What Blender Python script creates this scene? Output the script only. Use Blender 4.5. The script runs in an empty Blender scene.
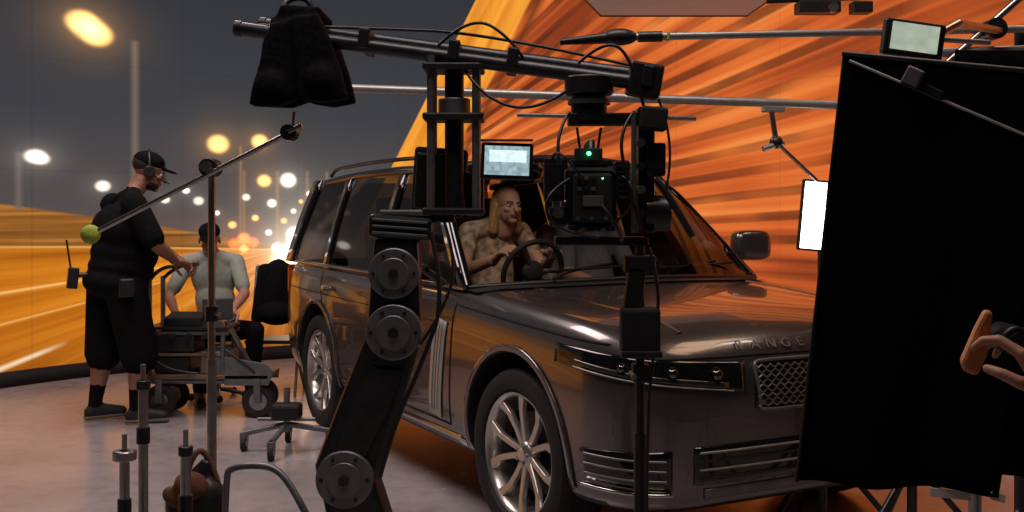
import bpy, bmesh, math, random
from mathutils import Vector as V, Matrix as M
from mathutils.bvhtree import BVHTree
random.seed(4)
sc=bpy.context.scene
col=sc.collection
sc.view_settings.view_transform='Standard'
sc.view_settings.look='None'

# ------------------------------------------------------------ materials
def mat(name,c,rough=.5,metal=0,em=None,es=1,coat=0,noise=0,nscale=30,bump=0,spec=.5,sheen=0):
    m=bpy.data.materials.new(name); m.use_nodes=True
    nt=m.node_tree; b=nt.nodes['Principled BSDF']
    b.inputs['Base Color'].default_value=(*c,1)
    b.inputs['Roughness'].default_value=rough
    b.inputs['Metallic'].default_value=metal
    b.inputs['Specular IOR Level'].default_value=spec
    b.inputs['Coat Weight'].default_value=coat
    b.inputs['Coat Roughness'].default_value=.04
    if em:
        b.inputs['Emission Color'].default_value=(*em,1); b.inputs['Emission Strength'].default_value=es
    if noise or bump:
        tc=nt.nodes.new('ShaderNodeTexCoord'); n=nt.nodes.new('ShaderNodeTexNoise')
        n.inputs['Scale'].default_value=nscale; n.inputs['Detail'].default_value=4
        nt.links.new(tc.outputs['Object'],n.inputs['Vector'])
        if noise:
            r=nt.nodes.new('ShaderNodeValToRGB')
            r.color_ramp.elements[0].position=.3; r.color_ramp.elements[1].position=.7
            r.color_ramp.elements[0].color=(*[x*(1-noise) for x in c],1)
            r.color_ramp.elements[1].color=(*[min(1,x*(1+noise)) for x in c],1)
            nt.links.new(n.outputs['Fac'],r.inputs['Fac']); nt.links.new(r.outputs['Color'],b.inputs['Base Color'])
        if bump:
            bp=nt.nodes.new('ShaderNodeBump'); bp.inputs['Strength'].default_value=bump; bp.inputs['Distance'].default_value=.01
            nt.links.new(n.outputs['Fac'],bp.inputs['Height']); nt.links.new(bp.outputs['Normal'],b.inputs['Normal'])
    return m
BLK=mat('black_satin',(.012,.012,.013),.4,noise=.3,nscale=20)
BLKM=mat('black_matte',(.008,.008,.009),.8,noise=.3)
BLKG=mat('black_gloss',(.006,.006,.007),.08,coat=.6,noise=.1)
CLOTH=mat('black_cloth',(.006,.006,.007),.95,noise=.4,nscale=60,bump=.3,spec=.10)
FLAGM=mat('duvetyne',(.0035,.0035,.004),1,noise=.3,nscale=90,bump=.1,spec=.03)
DGREY=mat('anodised_dark',(.05,.05,.055),.35,.7,noise=.2)
GREY=mat('anodised_grey',(.19,.19,.20),.4,.6,noise=.2,nscale=15)
STEEL=mat('steel',(.45,.44,.42),.28,.95,noise=.15,nscale=25)
ALU=mat('boom_aluminium',(.42,.40,.38),.4,.6,noise=.1)
CHROME=mat('chrome',(.6,.58,.55),.12,1,noise=.05)
SATIN=mat('satin_trim_and_bounce',(.55,.52,.48),.45,.5,noise=.05)  # gill trim; its pale tone also stands for bounced light
LETT=mat('letter_metal',(.32,.30,.28),.35,.8,noise=.05)
RUB=mat('tyre_rubber',(.013,.013,.013),.75,noise=.3,nscale=50,bump=.3)
SKIN=mat('skin',(.42,.20,.13),.55,noise=.08,nscale=30)
SKINF=mat('skin_fair',(.60,.34,.23),.55,noise=.06,nscale=30)
SKIND=mat('skin_tan',(.30,.14,.09),.55,noise=.08)
HAIR=mat('hair',(.02,.013,.01),.7,noise=.4,nscale=80,bump=.5)
BLOND=mat('hair_blond',(.50,.29,.12),.6,noise=.35,nscale=60,bump=.6)
LIP=mat('lip',(.32,.10,.08),.5,noise=.05)
EYE=mat('eye_white',(.6,.58,.55),.2,noise=.03)
IRIS=mat('iris',(.03,.02,.015),.2,noise=.1)
TEE=mat('grey_green_tshirt',(.33,.36,.31),.9,noise=.12,nscale=25,bump=.2)
BLOUSE=mat('patterned_blouse',(.45,.33,.24),.85,noise=.6,nscale=28,bump=.1)
JKT=mat('blue_grey_shirt',(.12,.13,.16),.85,noise=.15,bump=.1)
SHOE=mat('shoe_leather',(.02,.02,.022),.6,noise=.3,bump=.2)
SOLE=mat('shoe_sole',(.12,.11,.10),.7,noise=.2)
BROWN=mat('brown_canvas',(.16,.06,.03),.85,noise=.3,bump=.4)
WOOD=mat('cart_deck_wood',(.16,.10,.06),.6,noise=.3,nscale=12)
PAINT=mat('car_paint',(.165,.148,.142),.26,.78,coat=1,noise=.04,nscale=3)
CLAD=mat('car_cladding',(.015,.015,.016),.5,noise=.2,nscale=80)
CREAM=mat('seat_leather',(.42,.33,.25),.5,noise=.1,bump=.1)
INT=mat('car_interior',(.03,.026,.024),.6,noise=.2)
BALL=mat('tennis_ball',(.45,.55,.08),.9,noise=.15,bump=.5,nscale=200)
GREENLED=mat('green_led',(.0,.5,.1),.5,em=(.05,1,.2),es=9,noise=.02)
REDL=mat('tail_lamp',(.25,.01,.01),.15,em=(.8,.02,.01),es=.1,noise=.1)
WHITE=mat('label_white',(.6,.58,.55),.6,noise=.05)
PANEL=mat('led_panel_light',(.9,.9,.9),.5,em=(1,.93,.86),es=6,noise=.02)
ALLOY=mat('alloy_wheel',(.62,.59,.56),.28,.85,noise=.05)
ORG=mat('orange_lit_tone',(.62,.25,.10),.6,noise=.15)  # orange light on fingers, put into the base colour
OVER=mat('overhead_panel',(.34,.31,.29),.7,noise=.08,nscale=4,em=(.30,.27,.25),es=.2)

def screen_mat(name,c1,c2,scale,es):
    m=bpy.data.materials.new(name); m.use_nodes=True; nt=m.node_tree
    b=nt.nodes['Principled BSDF']; b.inputs['Base Color'].default_value=(.02,.02,.02,1); b.inputs['Roughness'].default_value=.2
    tc=nt.nodes.new('ShaderNodeTexCoord'); v=nt.nodes.new('ShaderNodeTexVoronoi'); v.distance='CHEBYCHEV'; v.inputs['Scale'].default_value=scale
    r=nt.nodes.new('ShaderNodeValToRGB'); r.color_ramp.elements[0].color=(*c1,1); r.color_ramp.elements[1].color=(*c2,1)
    nt.links.new(tc.outputs['Object'],v.inputs['Vector']); nt.links.new(v.outputs['Distance'],r.inputs['Fac'])
    nt.links.new(r.outputs['Color'],b.inputs['Emission Color']); b.inputs['Emission Strength'].default_value=es
    return m
SCR1=screen_mat('monitor_picture',(.45,.62,.66),(.10,.16,.22),55,1.0)
SCRW=screen_mat('monitor_picture_lit',(.9,1,1),(.5,.75,.8),90,1.1)
SCR2=screen_mat('monitor_picture_pale',(.50,.55,.42),(.30,.36,.30),25,.9)

def glass_mat(name,t,rough=.02,mixb=.5):
    m=bpy.data.materials.new(name); m.use_nodes=True; nt=m.node_tree; nt.nodes.clear()
    o=nt.nodes.new('ShaderNodeOutputMaterial'); mx=nt.nodes.new('ShaderNodeMixShader')
    tr=nt.nodes.new('ShaderNodeBsdfTransparent'); gl=nt.nodes.new('ShaderNodeBsdfGlossy'); lw=nt.nodes.new('ShaderNodeLayerWeight')
    tr.inputs['Color'].default_value=(*t,1); gl.inputs['Roughness'].default_value=rough; lw.inputs['Blend'].default_value=mixb
    nt.links.new(lw.outputs['Fresnel'],mx.inputs['Fac']); nt.links.new(tr.outputs[0],mx.inputs[1]); nt.links.new(gl.outputs[0],mx.inputs[2]); nt.links.new(mx.outputs[0],o.inputs[0])
    return m
WIND=glass_mat('windscreen_glass',(.90,.88,.84),.02,.30)
SIDEG=glass_mat('tinted_glass',(.16,.14,.13),.02,.5)
LENSG=glass_mat('lens_glass',(.3,.3,.35),.02,.6)

# ------------------------------------------------------------ object helpers
def group(name,loc=(0,0,0),rotz=0):
    e=bpy.data.objects.new(name,None); e.empty_display_size=.2; e.location=loc; e.rotation_euler=(0,0,rotz); col.objects.link(e); return e
def put(o,parent,world=True):
    col.objects.link(o)
    if parent:
        o.parent=parent
        if world: o.matrix_parent_inverse=(M.Translation(parent.location)@M.Rotation(parent.rotation_euler[2],4,'Z')).inverted()
    return o
def mobj(name,bm,m,parent,world=True,smooth=None,bevel=0,seg=2):
    me=bpy.data.meshes.new(name); bmesh.ops.recalc_face_normals(bm,faces=bm.faces[:]); bm.to_mesh(me); bm.free()
    if isinstance(m,(list,tuple)):
        for q in m: me.materials.append(q)
    else: me.materials.append(m)
    if smooth is not None:
        for p in me.polygons: p.use_smooth=True
        me.set_sharp_from_angle(angle=math.radians(smooth))
    o=bpy.data.objects.new(name,me); put(o,parent,world)
    if bevel:
        b=o.modifiers.new('bev','BEVEL'); b.width=bevel; b.segments=seg; b.limit_method='ANGLE'
    return o
def R(rx=0,ry=0,rz=0):
    return (M.Rotation(math.radians(rz),4,'Z')@M.Rotation(math.radians(ry),4,'Y')@M.Rotation(math.radians(rx),4,'X'))
def box(name,p,c,s,m,rot=None,bevel=.004,world=True):
    bm=bmesh.new(); bmesh.ops.create_cube(bm,size=1)
    mt=M.Translation(c)@(rot or M.Identity(4))@M.Diagonal((*s,1)); bm.transform(mt)
    return mobj(name,bm,m,p,world,bevel=bevel)
def axm(a,b):
    a=V(a);b=V(b);d=b-a; q=d.to_track_quat('Z','Y').to_matrix().to_4x4(); return M.Translation((a+b)/2)@q, d.length
def cyl(name,p,a,b,r,m,r2=None,seg=20,bevel=0,world=True):
    mt,L=axm(a,b); bm=bmesh.new()
    bmesh.ops.create_cone(bm,cap_ends=True,segments=seg,radius1=r,radius2=r if r2 is None else r2,depth=L); bm.transform(mt)
    return mobj(name,bm,m,p,world,smooth=40,bevel=bevel)
def ball(name,p,c,s,m,rot=None,world=True,seg=24):
    bm=bmesh.new(); bmesh.ops.create_uvsphere(bm,u_segments=seg,v_segments=seg//2,radius=1)
    if not isinstance(s,(tuple,list)): s=(s,s,s)
    bm.transform(M.Translation(c)@(rot or M.Identity(4))@M.Diagonal((*s,1))); return mobj(name,bm,m,p,world,smooth=180)
def path(name,p,pts,r,m,world=True,smooth=True,cyclic=False):
    cu=bpy.data.curves.new(name,'CURVE'); cu.dimensions='3D'; cu.bevel_depth=r; cu.bevel_resolution=3; cu.use_fill_caps=True
    sp=cu.splines.new('NURBS' if smooth else 'POLY'); sp.points.add(len(pts)-1)
    for i,q in enumerate(pts): sp.points[i].co=(*q,1)
    if smooth: sp.order_u=3; sp.use_endpoint_u=True
    sp.use_cyclic_u=cyclic
    cu.materials.append(m); o=bpy.data.objects.new(name,cu); return put(o,p,world)
def lathe(name,p,prof,m,mt,seg=48,world=True,sm=40):
    bm=bmesh.new(); rings=[]
    for (r,y) in prof:
        rings.append([bm.verts.new((r*math.cos(2*math.pi*k/seg),y,r*math.sin(2*math.pi*k/seg))) for k in range(seg)])
    for a,b in zip(rings,rings[1:]):
        for k in range(seg): bm.faces.new((a[k],a[(k+1)%seg],b[(k+1)%seg],b[k]))
    bm.transform(mt); return mobj(name,bm,m,p,world,smooth=sm)
def prism(name,p,poly,thick,mt,m,bevel=.003,world=True):
    bm=bmesh.new(); f=bm.faces.new([bm.verts.new((x,0,z)) for x,z in poly])
    r=bmesh.ops.extrude_face_region(bm,geom=[f]); bmesh.ops.translate(bm,vec=(0,thick,0),verts=[g for g in r['geom'] if isinstance(g,bmesh.types.BMVert)])
    bm.transform(mt); return mobj(name,bm,m,p,world,bevel=bevel)
def grid(name,p,P,m,world=True,thick=0,sub=0):
    bm=bmesh.new(); vs=[[bm.verts.new(q) for q in row] for row in P]
    for i in range(len(P)-1):
        for j in range(len(P[0])-1): bm.faces.new((vs[i][j],vs[i+1][j],vs[i+1][j+1],vs[i][j+1]))
    o=mobj(name,bm,m,p,world,smooth=50)
    if sub: s=o.modifiers.new('s','SUBSURF'); s.levels=sub; s.render_levels=sub
    if thick: s=o.modifiers.new('t','SOLIDIFY'); s.thickness=thick; s.offset=0
    return o
def bake(o):
    bpy.context.view_layer.update()
    dg=bpy.context.evaluated_depsgraph_get(); me=bpy.data.meshes.new_from_object(o.evaluated_get(dg))
    o.modifiers.clear(); o.data=me; return me

# ------------------------------------------------------------ LED volume wall
class NT:
    def __init__(s,nt): s.nt=nt
    def m(s,op,a,b=None,c=None,clamp=False):
        n=s.nt.nodes.new('ShaderNodeMath'); n.operation=op; n.use_clamp=clamp
        for i,x in enumerate((a,b,c)):
            if x is None: continue
            if isinstance(x,(int,float)): n.inputs[i].default_value=x
            else: s.nt.links.new(x,n.inputs[i])
        return n.outputs[0]
    def ramp(s,x,stops,interp='LINEAR'):
        n=s.nt.nodes.new('ShaderNodeValToRGB'); cr=n.color_ramp; cr.interpolation=interp
        while len(cr.elements)<len(stops): cr.elements.new(.5)
        for e,(p,c) in zip(cr.elements,stops): e.position=p; e.color=(*c,1)
        s.nt.links.new(x,n.inputs['Fac']); return n.outputs['Color']
    def mix(s,f,a,b,bt='MIX'):
        n=s.nt.nodes.new('ShaderNodeMix'); n.data_type='RGBA'; n.blend_type=bt
        for i,x in ((0,f),(6,a),(7,b)):
            if isinstance(x,(int,float)): n.inputs[i].default_value=x
            elif isinstance(x,tuple): n.inputs[i].default_value=(*x,1)
            else: s.nt.links.new(x,n.inputs[i])
        return n.outputs[2]
    def noise(s,vec,scale,detail=2):
        n=s.nt.nodes.new('ShaderNodeTexNoise'); n.inputs['Scale'].default_value=scale; n.inputs['Detail'].default_value=detail
        s.nt.links.new(vec,n.inputs['Vector']); return n.outputs['Fac']
    def comb(s,x,y,z=0):
        n=s.nt.nodes.new('ShaderNodeCombineXYZ')
        for i,q in enumerate((x,y,z)):
            if isinstance(q,(int,float)): n.inputs[i].default_value=q
            else: s.nt.links.new(q,n.inputs[i])
        return n.outputs[0]
def led_material():
    m=bpy.data.materials.new('led_wall_night_highway'); m.use_nodes=True; nt=m.node_tree; nt.nodes.clear(); N=NT(nt)
    tc=nt.nodes.new('ShaderNodeTexCoord'); sp=nt.nodes.new('ShaderNodeSeparateXYZ'); nt.links.new(tc.outputs['Object'],sp.inputs[0])
    x,z=sp.outputs[0],sp.outputs[2]; pos=N.comb(x,0,z)
    VX,VZ=-2.25,1.16
    dx=N.m('SUBTRACT',x,VX); dz=N.m('SUBTRACT',z,VZ)
    ang=N.m('ARCTAN2',dz,dx); rad=N.m('SQRT',N.m('ADD',N.m('MULTIPLY',dx,dx),N.m('MULTIPLY',dz,dz)))
    sky=N.ramp(N.m('DIVIDE',z,4.0,clamp=True),[(.27,(.16,.095,.075)),(.40,(.085,.072,.072)),(.62,(.052,.053,.060)),(1,(.030,.033,.040))])
    rn=N.noise(N.comb(N.m('MULTIPLY',ang,14),N.m('MULTIPLY',rad,.25)),1.0,5)
    road=N.ramp(rn,[(.22,(.34,.09,.006)),(.45,(.62,.19,.012)),(.6,(.82,.28,.020)),(.78,(1,.48,.09))])
    dark=N.ramp(N.m('DIVIDE',z,1.6,clamp=True),[(.0,(.45,.36,.32)),(.3,(.80,.74,.72)),(.7,(1,1,1))])
    road=N.mix(1.0,road,dark,'MULTIPLY')
    bn=N.noise(N.comb(N.m('MULTIPLY',x,.8),N.m('MULTIPLY',z,22)),1.0,4)
    barrier=N.ramp(bn,[(.3,(.16,.058,.014)),(.55,(.32,.12,.022)),(.8,(.60,.25,.05))])
    ze=N.m('ADD',1.13,N.m('MULTIPLY',N.m('SUBTRACT',-2.22,x),.21)); zr=N.m('ADD',1.11,N.m('MULTIPLY',N.m('SUBTRACT',-2.22,x),.045))
    mb=N.m('MULTIPLY',N.m('SUBTRACT',ze,z),40,clamp=True); mr=N.m('MULTIPLY',N.m('SUBTRACT',zr,z),40,clamp=True)
    c=N.mix(mb,sky,barrier); c=N.mix(mr,c,road)
    edge=N.m('SUBTRACT',1,N.m('MULTIPLY',N.m('ABSOLUTE',N.m('SUBTRACT',z,zr)),60),clamp=True); c=N.mix(N.m('MULTIPLY',edge,N.m('MULTIPLY',mb,.7)),c,(1,.52,.12))
    def lanef(a,w,r0,colr,k=1.0):
        nonlocal c
        l=N.m('MULTIPLY',N.m('SUBTRACT',1,N.m('MULTIPLY',N.m('ABSOLUTE',N.m('SUBTRACT',ang,a)),w),clamp=True),N.m('MULTIPLY',N.m('SUBTRACT',rad,r0),5,clamp=True))
        c=N.mix(N.m('MULTIPLY',l,k),c,colr)
    lanef(-2.705,70,1.95,(1,.75,.45)); lanef(-2.98,110,.2,(1,.62,.22),.8); lanef(-2.86,130,.3,(1,.58,.18),.6); lanef(-2.45,60,.25,(1,.6,.2),.6)
    def post(x0,z0,z1,w,colr,f):
        nonlocal c
        k=N.m('SUBTRACT',1,N.m('MULTIPLY',N.m('ABSOLUTE',N.m('SUBTRACT',x,x0)),1/w),clamp=True)
        k=N.m('MULTIPLY',k,N.m('MULTIPLY',N.m('SUBTRACT',z,z0),30,clamp=True)); k=N.m('MULTIPLY',k,N.m('MULTIPLY',N.m('SUBTRACT',z1,z),30,clamp=True))
        c=N.mix(N.m('MULTIPLY',k,f),c,colr)
    post(-3.58,1.45,3.15,.040,(.22,.16,.12),.8); post(-4.30,1.5,2.05,.03,(.17,.14,.12),.8)
    for px in (-2.72,-2.42,-2.14,-1.95): post(px,1.12,1.95,.025,(.26,.15,.08),.9)
    post(-2.75,1.12,2.2,.022,(.26,.15,.08),.9)
    def spot(x0,z0,r,colr,s,halo=.12):
        nonlocal c
        n=nt.nodes.new('ShaderNodeVectorMath'); n.operation='DISTANCE'; nt.links.new(pos,n.inputs[0]); n.inputs[1].default_value=(x0,0,z0)
        d=N.m('DIVIDE',n.outputs['Value'],r); core=N.m('EXPONENT',N.m('MULTIPLY',N.m('POWER',d,5),-1))
        h=N.m('MULTIPLY',N.m('EXPONENT',N.m('MULTIPLY',d,-.8)),halo)
        f=N.m('MULTIPLY',N.m('ADD',core,h),s)
        n2=nt.nodes.new('ShaderNodeVectorMath'); n2.operation='SCALE'; n2.inputs[0].default_value=colr; nt.links.new(f,n2.inputs['Scale'])
        c=N.mix(1.0,c,n2.outputs[0],'ADD')
    A=(1,.50,.14); Wt=(1,.86,.70)
    spot(-3.935,3.25,.10,A,2.2,.12); spot(-3.89,3.20,.11,A,1.5,.06); spot(-3.84,3.15,.10,A,2.2,.08)
    spot(-4.21,2.0,.060,Wt,1.6); spot(-4.18,1.98,.05,Wt,1)
    spot(-2.94,2.19,.085,A,2.2,.16); spot(-2.58,2.23,.07,A,2.0,.16); spot(-2.54,1.83,.06,A,1.9,.15); spot(-2.32,1.84,.07,Wt,1.9,.15)
    spot(-3.80,1.75,.05,Wt,1.3); spot(-3.36,1.63,.035,Wt,1.2)
    rr=random.Random(2)
    for (a,b) in ((-3.1,1.62),(-2.95,1.5),(-2.82,1.38),(-2.7,1.66),(-2.62,1.45),(-2.47,1.6),(-2.36,1.42),(-2.2,1.62),(-2.12,1.7),(-2.05,1.5),(-1.95,1.58),(-1.88,1.42),(-1.8,1.66),(-3.0,1.28),(-2.5,1.3),(-2.27,1.52),(-2.02,1.36),(-2.1,1.28),(-3.2,1.72),(-1.75,1.5)):
        spot(a,b,rr.uniform(.022,.042),A if rr.random()<.5 else Wt,rr.uniform(1,1.8),.1)
    spot(-2.80,1.19,.05,(1,.10,.02),1.6,.1); spot(-2.72,1.24,.055,(1,.22,.03),1.6,.1); spot(-2.64,1.2,.05,(1,.14,.02),1.4,.1); spot(-2.72,1.14,.04,(1,.4,.1),1.4,.1)
    spot(-2.15,1.12,.17,Wt,3.6,.34); spot(-2.34,1.0,.13,(1,.7,.4),2.4,.25); spot(-1.98,1.2,.09,(.6,.7,1),2.4,.2); spot(-2.26,1.28,.07,Wt,2.2,.15); spot(-2.42,1.14,.05,Wt,2,.15)
    # right hand passage: slats of light separated by dark gaps
    t=N.m('SUBTRACT',x,N.m('ADD',-.405,N.m('MULTIPLY',N.m('SUBTRACT',z,3.83),.49)))
    sn=N.noise(N.comb(N.m('MULTIPLY',ang,30),N.m('MULTIPLY',rad,.10),4),1.0,2)
    sn2=N.noise(N.comb(N.m('MULTIPLY',ang,5),N.m('MULTIPLY',rad,.45),9),1.0,2)
    mixn=N.m('ADD',N.m('MULTIPLY',sn,.60),N.m('MULTIPLY',sn2,.48))
    orange=N.ramp(mixn,[(.38,(.26,.045,.013)),(.47,(.48,.085,.020)),(.55,(.68,.135,.028)),(.63,(.82,.20,.042)),(.75,(.95,.34,.09))])
    ph=N.m('MULTIPLY',N.m('ADD',ang,N.m('MULTIPLY',N.m('SUBTRACT',sn2,.5),.015)),125.0)
    sl=N.m('SINE',ph); gap=N.m('MULTIPLY',N.m('SUBTRACT',sl,.10),2.0,clamp=True)
    gm=N.noise(N.comb(N.m('MULTIPLY',ang,9),N.m('MULTIPLY',rad,.8),2),1.0,2)
    gap=N.m('MULTIPLY',gap,N.m('MULTIPLY',N.m('SUBTRACT',gm,.34),4.5,clamp=True))
    orange=N.mix(N.m('MULTIPLY',gap,.72),orange,(.085,.022,.010))
    bandn=N.noise(N.comb(N.m('MULTIPLY',t,7),N.m('MULTIPLY',z,.5)),1.0,2)
    band=N.ramp(bandn,[(.3,(.68,.20,.015)),(.6,(.98,.39,.045))])
    mband=N.m('MULTIPLY',N.m('SUBTRACT',.62,t),25,clamp=True)
    mdark=N.m('SUBTRACT',1,N.m('MULTIPLY',N.m('ABSOLUTE',N.m('SUBTRACT',t,.70)),10),clamp=True)
    rc=N.mix(mband,orange,band); rc=N.mix(N.m('MULTIPLY',mdark,.85),rc,(.12,.03,.01))
    c=N.mix(N.m('MULTIPLY',t,60,clamp=True),c,rc)
    for q,o in ((x,.23),(z,.12)):
        fr=N.m('ABSOLUTE',N.m('SUBTRACT',N.m('FRACT',N.m('ADD',q,o)),.5)); k=N.m('GREATER_THAN',fr,.494)
        c=N.mix(N.m('MULTIPLY',k,.10),c,(.02,.01,.01))
    e=nt.nodes.new('ShaderNodeEmission'); nt.links.new(c,e.inputs[0]); e.inputs[1].default_value=1.0
    o=nt.nodes.new('ShaderNodeOutputMaterial'); nt.links.new(e.outputs[0],o.inputs[0]); return m
LED=led_material()
plan=[(-6.8,5.2),(-5.4,7.3),(-4.4,9.0),(-3.75,9.8),(-2.8,10.6),(-1.6,11.2),(-.3,11.5),(1,11.5),(2.3,11.1),(3.6,10.3),(4.8,9.2),(6,7.5),(6.9,5.2)]
def crm(pts,n):
    out=[]
    P=[pts[0]]+pts+[pts[-1]]
    for i in range(1,len(P)-2):
        for k in range(n):
            t=k/n; a,b,c_,d=[V(q) for q in P[i-1:i+3]]
            out.append(.5*((2*b)+(-a+c_)*t+(2*a-5*b+4*c_-d)*t*t+(-a+3*b-3*c_+d)*t**3))
    out.append(V(pts[-1])); return out
cv=crm(plan,6); split=[i for i,q in enumerate(cv) if q.x<-.2][-1]
def wall(name,pts):
    P=[[(q.x,q.y,zz) for zz in (.13,2.5,5.2)] for q in pts]
    return grid(name,None,P,LED)
wall('wall_left',cv[:split+1]); wall('wall_right',cv[split:])
def baseb(name,pts):
    grid(name,None,[[(q.x,q.y-.04,zz) for zz in (0,.13)] for q in pts],BLKM,thick=.06)
baseb('baseboard_left',cv[:split+1]); baseb('baseboard_right',cv[split:])

def floor_mat():
    m=bpy.data.materials.new('studio_floor_paint'); m.use_nodes=True; nt=m.node_tree; N=NT(nt); b=nt.nodes['Principled BSDF']
    tc=nt.nodes.new('ShaderNodeTexCoord'); n=N.noise(tc.outputs['Object'],1.2,6); n2=N.noise(tc.outputs['Object'],9,5)
    c=N.ramp(n,[(.3,(.29,.265,.27)),(.7,(.41,.375,.38))]); c2=N.ramp(n2,[(.30,(.80,.78,.77)),(.5,(1,1,1))])
    nt.links.new(N.mix(.8,c,c2,'MULTIPLY'),b.inputs['Base Color'])
    nt.links.new(N.m('ADD',.10,N.m('MULTIPLY',n2,.26)),b.inputs['Roughness']); return m
bm=bmesh.new(); bmesh.ops.create_grid(bm,x_segments=2,y_segments=2,size=9); bm.transform(M.Translation((0,4,0))); mobj('floor',bm,floor_mat(),None)
bm=bmesh.new(); bmesh.ops.create_grid(bm,x_segments=2,y_segments=2,size=9); bm.transform(M.Translation((0,4,5.6))); mobj('ceiling',bm,mat('ceiling_black',(.02,.02,.02),.9,noise=.2),None)

# ------------------------------------------------------------ CAR (local: +x forward, +y car left)
car=group('car',(.20,6.55,0),math.radians(-62))
CM=M.Translation((.20,6.55,0))@M.Rotation(math.radians(-62),4,'Z')
def cwd(x,y,z): return tuple(CM@V((x,y,z)))
def sect(x,Wd,zb,ze,zt):
    h=[(0,zb),(Wd*.55,zb),(Wd-.10,zb),(Wd-.035,zb+.05),(Wd-.005,zb+.20),(Wd,zb+.36),(Wd-.005,ze-.20),(Wd-.03,ze-.075),(Wd-.075,ze-.015),(Wd-.15,ze+.004),(Wd*.62,ze+(zt-ze)*.45),(Wd*.3,zt-.004),(0,zt)]
    L=[(x,y,z) for y,z in h]; Rr=[(x,-y,z) for y,z in h[1:-1]][::-1]
    return L+Rr
st=[(2.375,.46,.43,.72,.74),(2.365,.66,.35,.82,.86),(2.325,.81,.31,.915,.955),(2.24,.905,.285,.98,1.02),(2.09,.97,.27,1.025,1.065),(1.9,1.0,.27,1.05,1.09),(1.5,1.015,.27,1.08,1.12),(1.1,1.02,.27,1.105,1.145),(.85,1.02,.27,1.12,1.15),(.5,1.02,.27,1.13,1.14),(-.3,1.02,.27,1.135,1.14),(-1.2,1.02,.27,1.14,1.145),(-1.95,1.01,.29,1.145,1.15),(-2.3,.98,.33,1.14,1.15),(-2.46,.92,.36,1.13,1.14),(-2.53,.80,.40,1.08,1.10)]
bm=bmesh.new(); rings=[[bm.verts.new(q) for q in sect(*s)] for s in st]; n=len(rings[0])
for a,b in zip(rings,rings[1:]):
    for k in range(n): bm.faces.new((a[k],a[(k+1)%n],b[(k+1)%n],b[k]))
bm.faces.new(rings[0]); bm.faces.new(rings[-1][::-1])
body=mobj('body_shell',bm,[PAINT,CLAD,INT],car,False)
s=body.modifiers.new('s','SUBSURF'); s.levels=3; s.render_levels=3
cutters=[]
def cutter(bm):
    me=bpy.data.meshes.new('c'); bmesh.ops.recalc_face_normals(bm,faces=bm.faces[:]); bm.to_mesh(me); bm.free(); o=bpy.data.objects.new('c',me); col.objects.link(o); cutters.append(o)
    o.parent=car
    b=body.modifiers.new('b','BOOLEAN'); b.object=o; b.operation='DIFFERENCE'; b.solver='EXACT'
AX=1.46; RT=.395
for ax in (AX,-AX):
    for sy in (1,-1):
        bm=bmesh.new(); bmesh.ops.create_cone(bm,cap_ends=True,segments=64,radius1=.455,radius2=.455,depth=.6)
        bm.transform(M.Translation((ax,sy*.92,.41))@M.Rotation(math.pi/2,4,'X')); cutter(bm)
bm=bmesh.new(); bmesh.ops.create_cube(bm,size=1); bm.transform(M.Translation((-.72,0,.95))@M.Diagonal((2.94,1.74,.9,1))); cutter(bm)
me=bake(body)
for o in cutters: bpy.data.objects.remove(o)
for p in me.polygons:
    c=p.center; p.use_smooth=True
    for ax in (AX,-AX):
        if math.hypot(c.x-ax,c.z-.41)<.458 and abs(c.y)>.55: p.material_index=1
    if c.z<.33 and abs(c.x)<2.1: p.material_index=1
    if c.z<1.13 and -2.2<c.x<.76 and abs(c.y)<.875 and c.z>.45: p.material_index=2
me.set_sharp_from_angle(angle=math.radians(32))
bvh=BVHTree.FromPolygons([v.co.copy() for v in me.vertices],[list(p.vertices) for p in me.polygons])
CX=1.3
def wp(phi,z,off=.003):
    a=math.radians(phi); d=V((math.cos(a),math.sin(a),0)); h=bvh.ray_cast(V((CX,0,z))+d*4,-d)
    if h[0] is None: return V((CX,0,z))+d
    return h[0]+d*off
def sp_(x,z,sy,off=.002):
    h=bvh.ray_cast(V((x,sy*4,z)),V((0,-sy,0)))
    return (h[0] if h[0] else V((x,sy,z)))+V((0,sy*off,0))
def tp(x,y,off=.002):
    h=bvh.ray_cast(V((x,y,3)),V((0,0,-1))); return h[0]+V((0,0,off))
def wrap_patch(name,p0,p1,z0,z1,m,nph=20,nz=8,off=.004,thick=.004):
    P=[]
    for i in range(nph+1):
        t=i/nph; ph=p0+(p1-p0)*t; a=z0(t) if callable(z0) else z0; b=z1(t) if callable(z1) else z1
        P.append([wp(ph,a+(b-a)*j/nz,off) for j in range(nz+1)])
    return grid(name,car,P,m,False,thick)
def side_ribbon(name,pts,w,m,off=.002,close=False):
    for sy in (-1,1):
        P=[]
        for i,(x,z) in enumerate(pts):
            a=pts[max(0,i-1)]; b=pts[min(len(pts)-1,i+1)]; d=V((b[0]-a[0],b[1]-a[1])).normalized(); nn=V((-d.y,d.x))*w/2
            P.append([sp_(x+nn.x,z+nn.y,sy,off),sp_(x-nn.x,z-nn.y,sy,off)])
        grid(name+('_r' if sy<0 else '_l'),car,P,m,False,.002)
def lin(a,b,n=12): return [(a[0]+(b[0]-a[0])*i/n,a[1]+(b[1]-a[1])*i/n) for i in range(n+1)]
GAP=mat('panel_gap',(.003,.003,.003),.9,noise=.1)
side_ribbon('door_gap_front',lin((.83,1.08),(.80,.42)),.010,GAP)
side_ribbon('door_gap_mid',lin((-.38,1.08),(-.38,.40)),.010,GAP)
side_ribbon('door_gap_rear',lin((-1.42,1.09),(-1.3,.84),6)+lin((-1.28,.84),(-1.02,.70),5)+lin((-.99,.66),(-.92,.42),5),.010,GAP)
side_ribbon('sill_gap',lin((.80,.42),(-.92,.42),20),.010,GAP)
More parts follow.
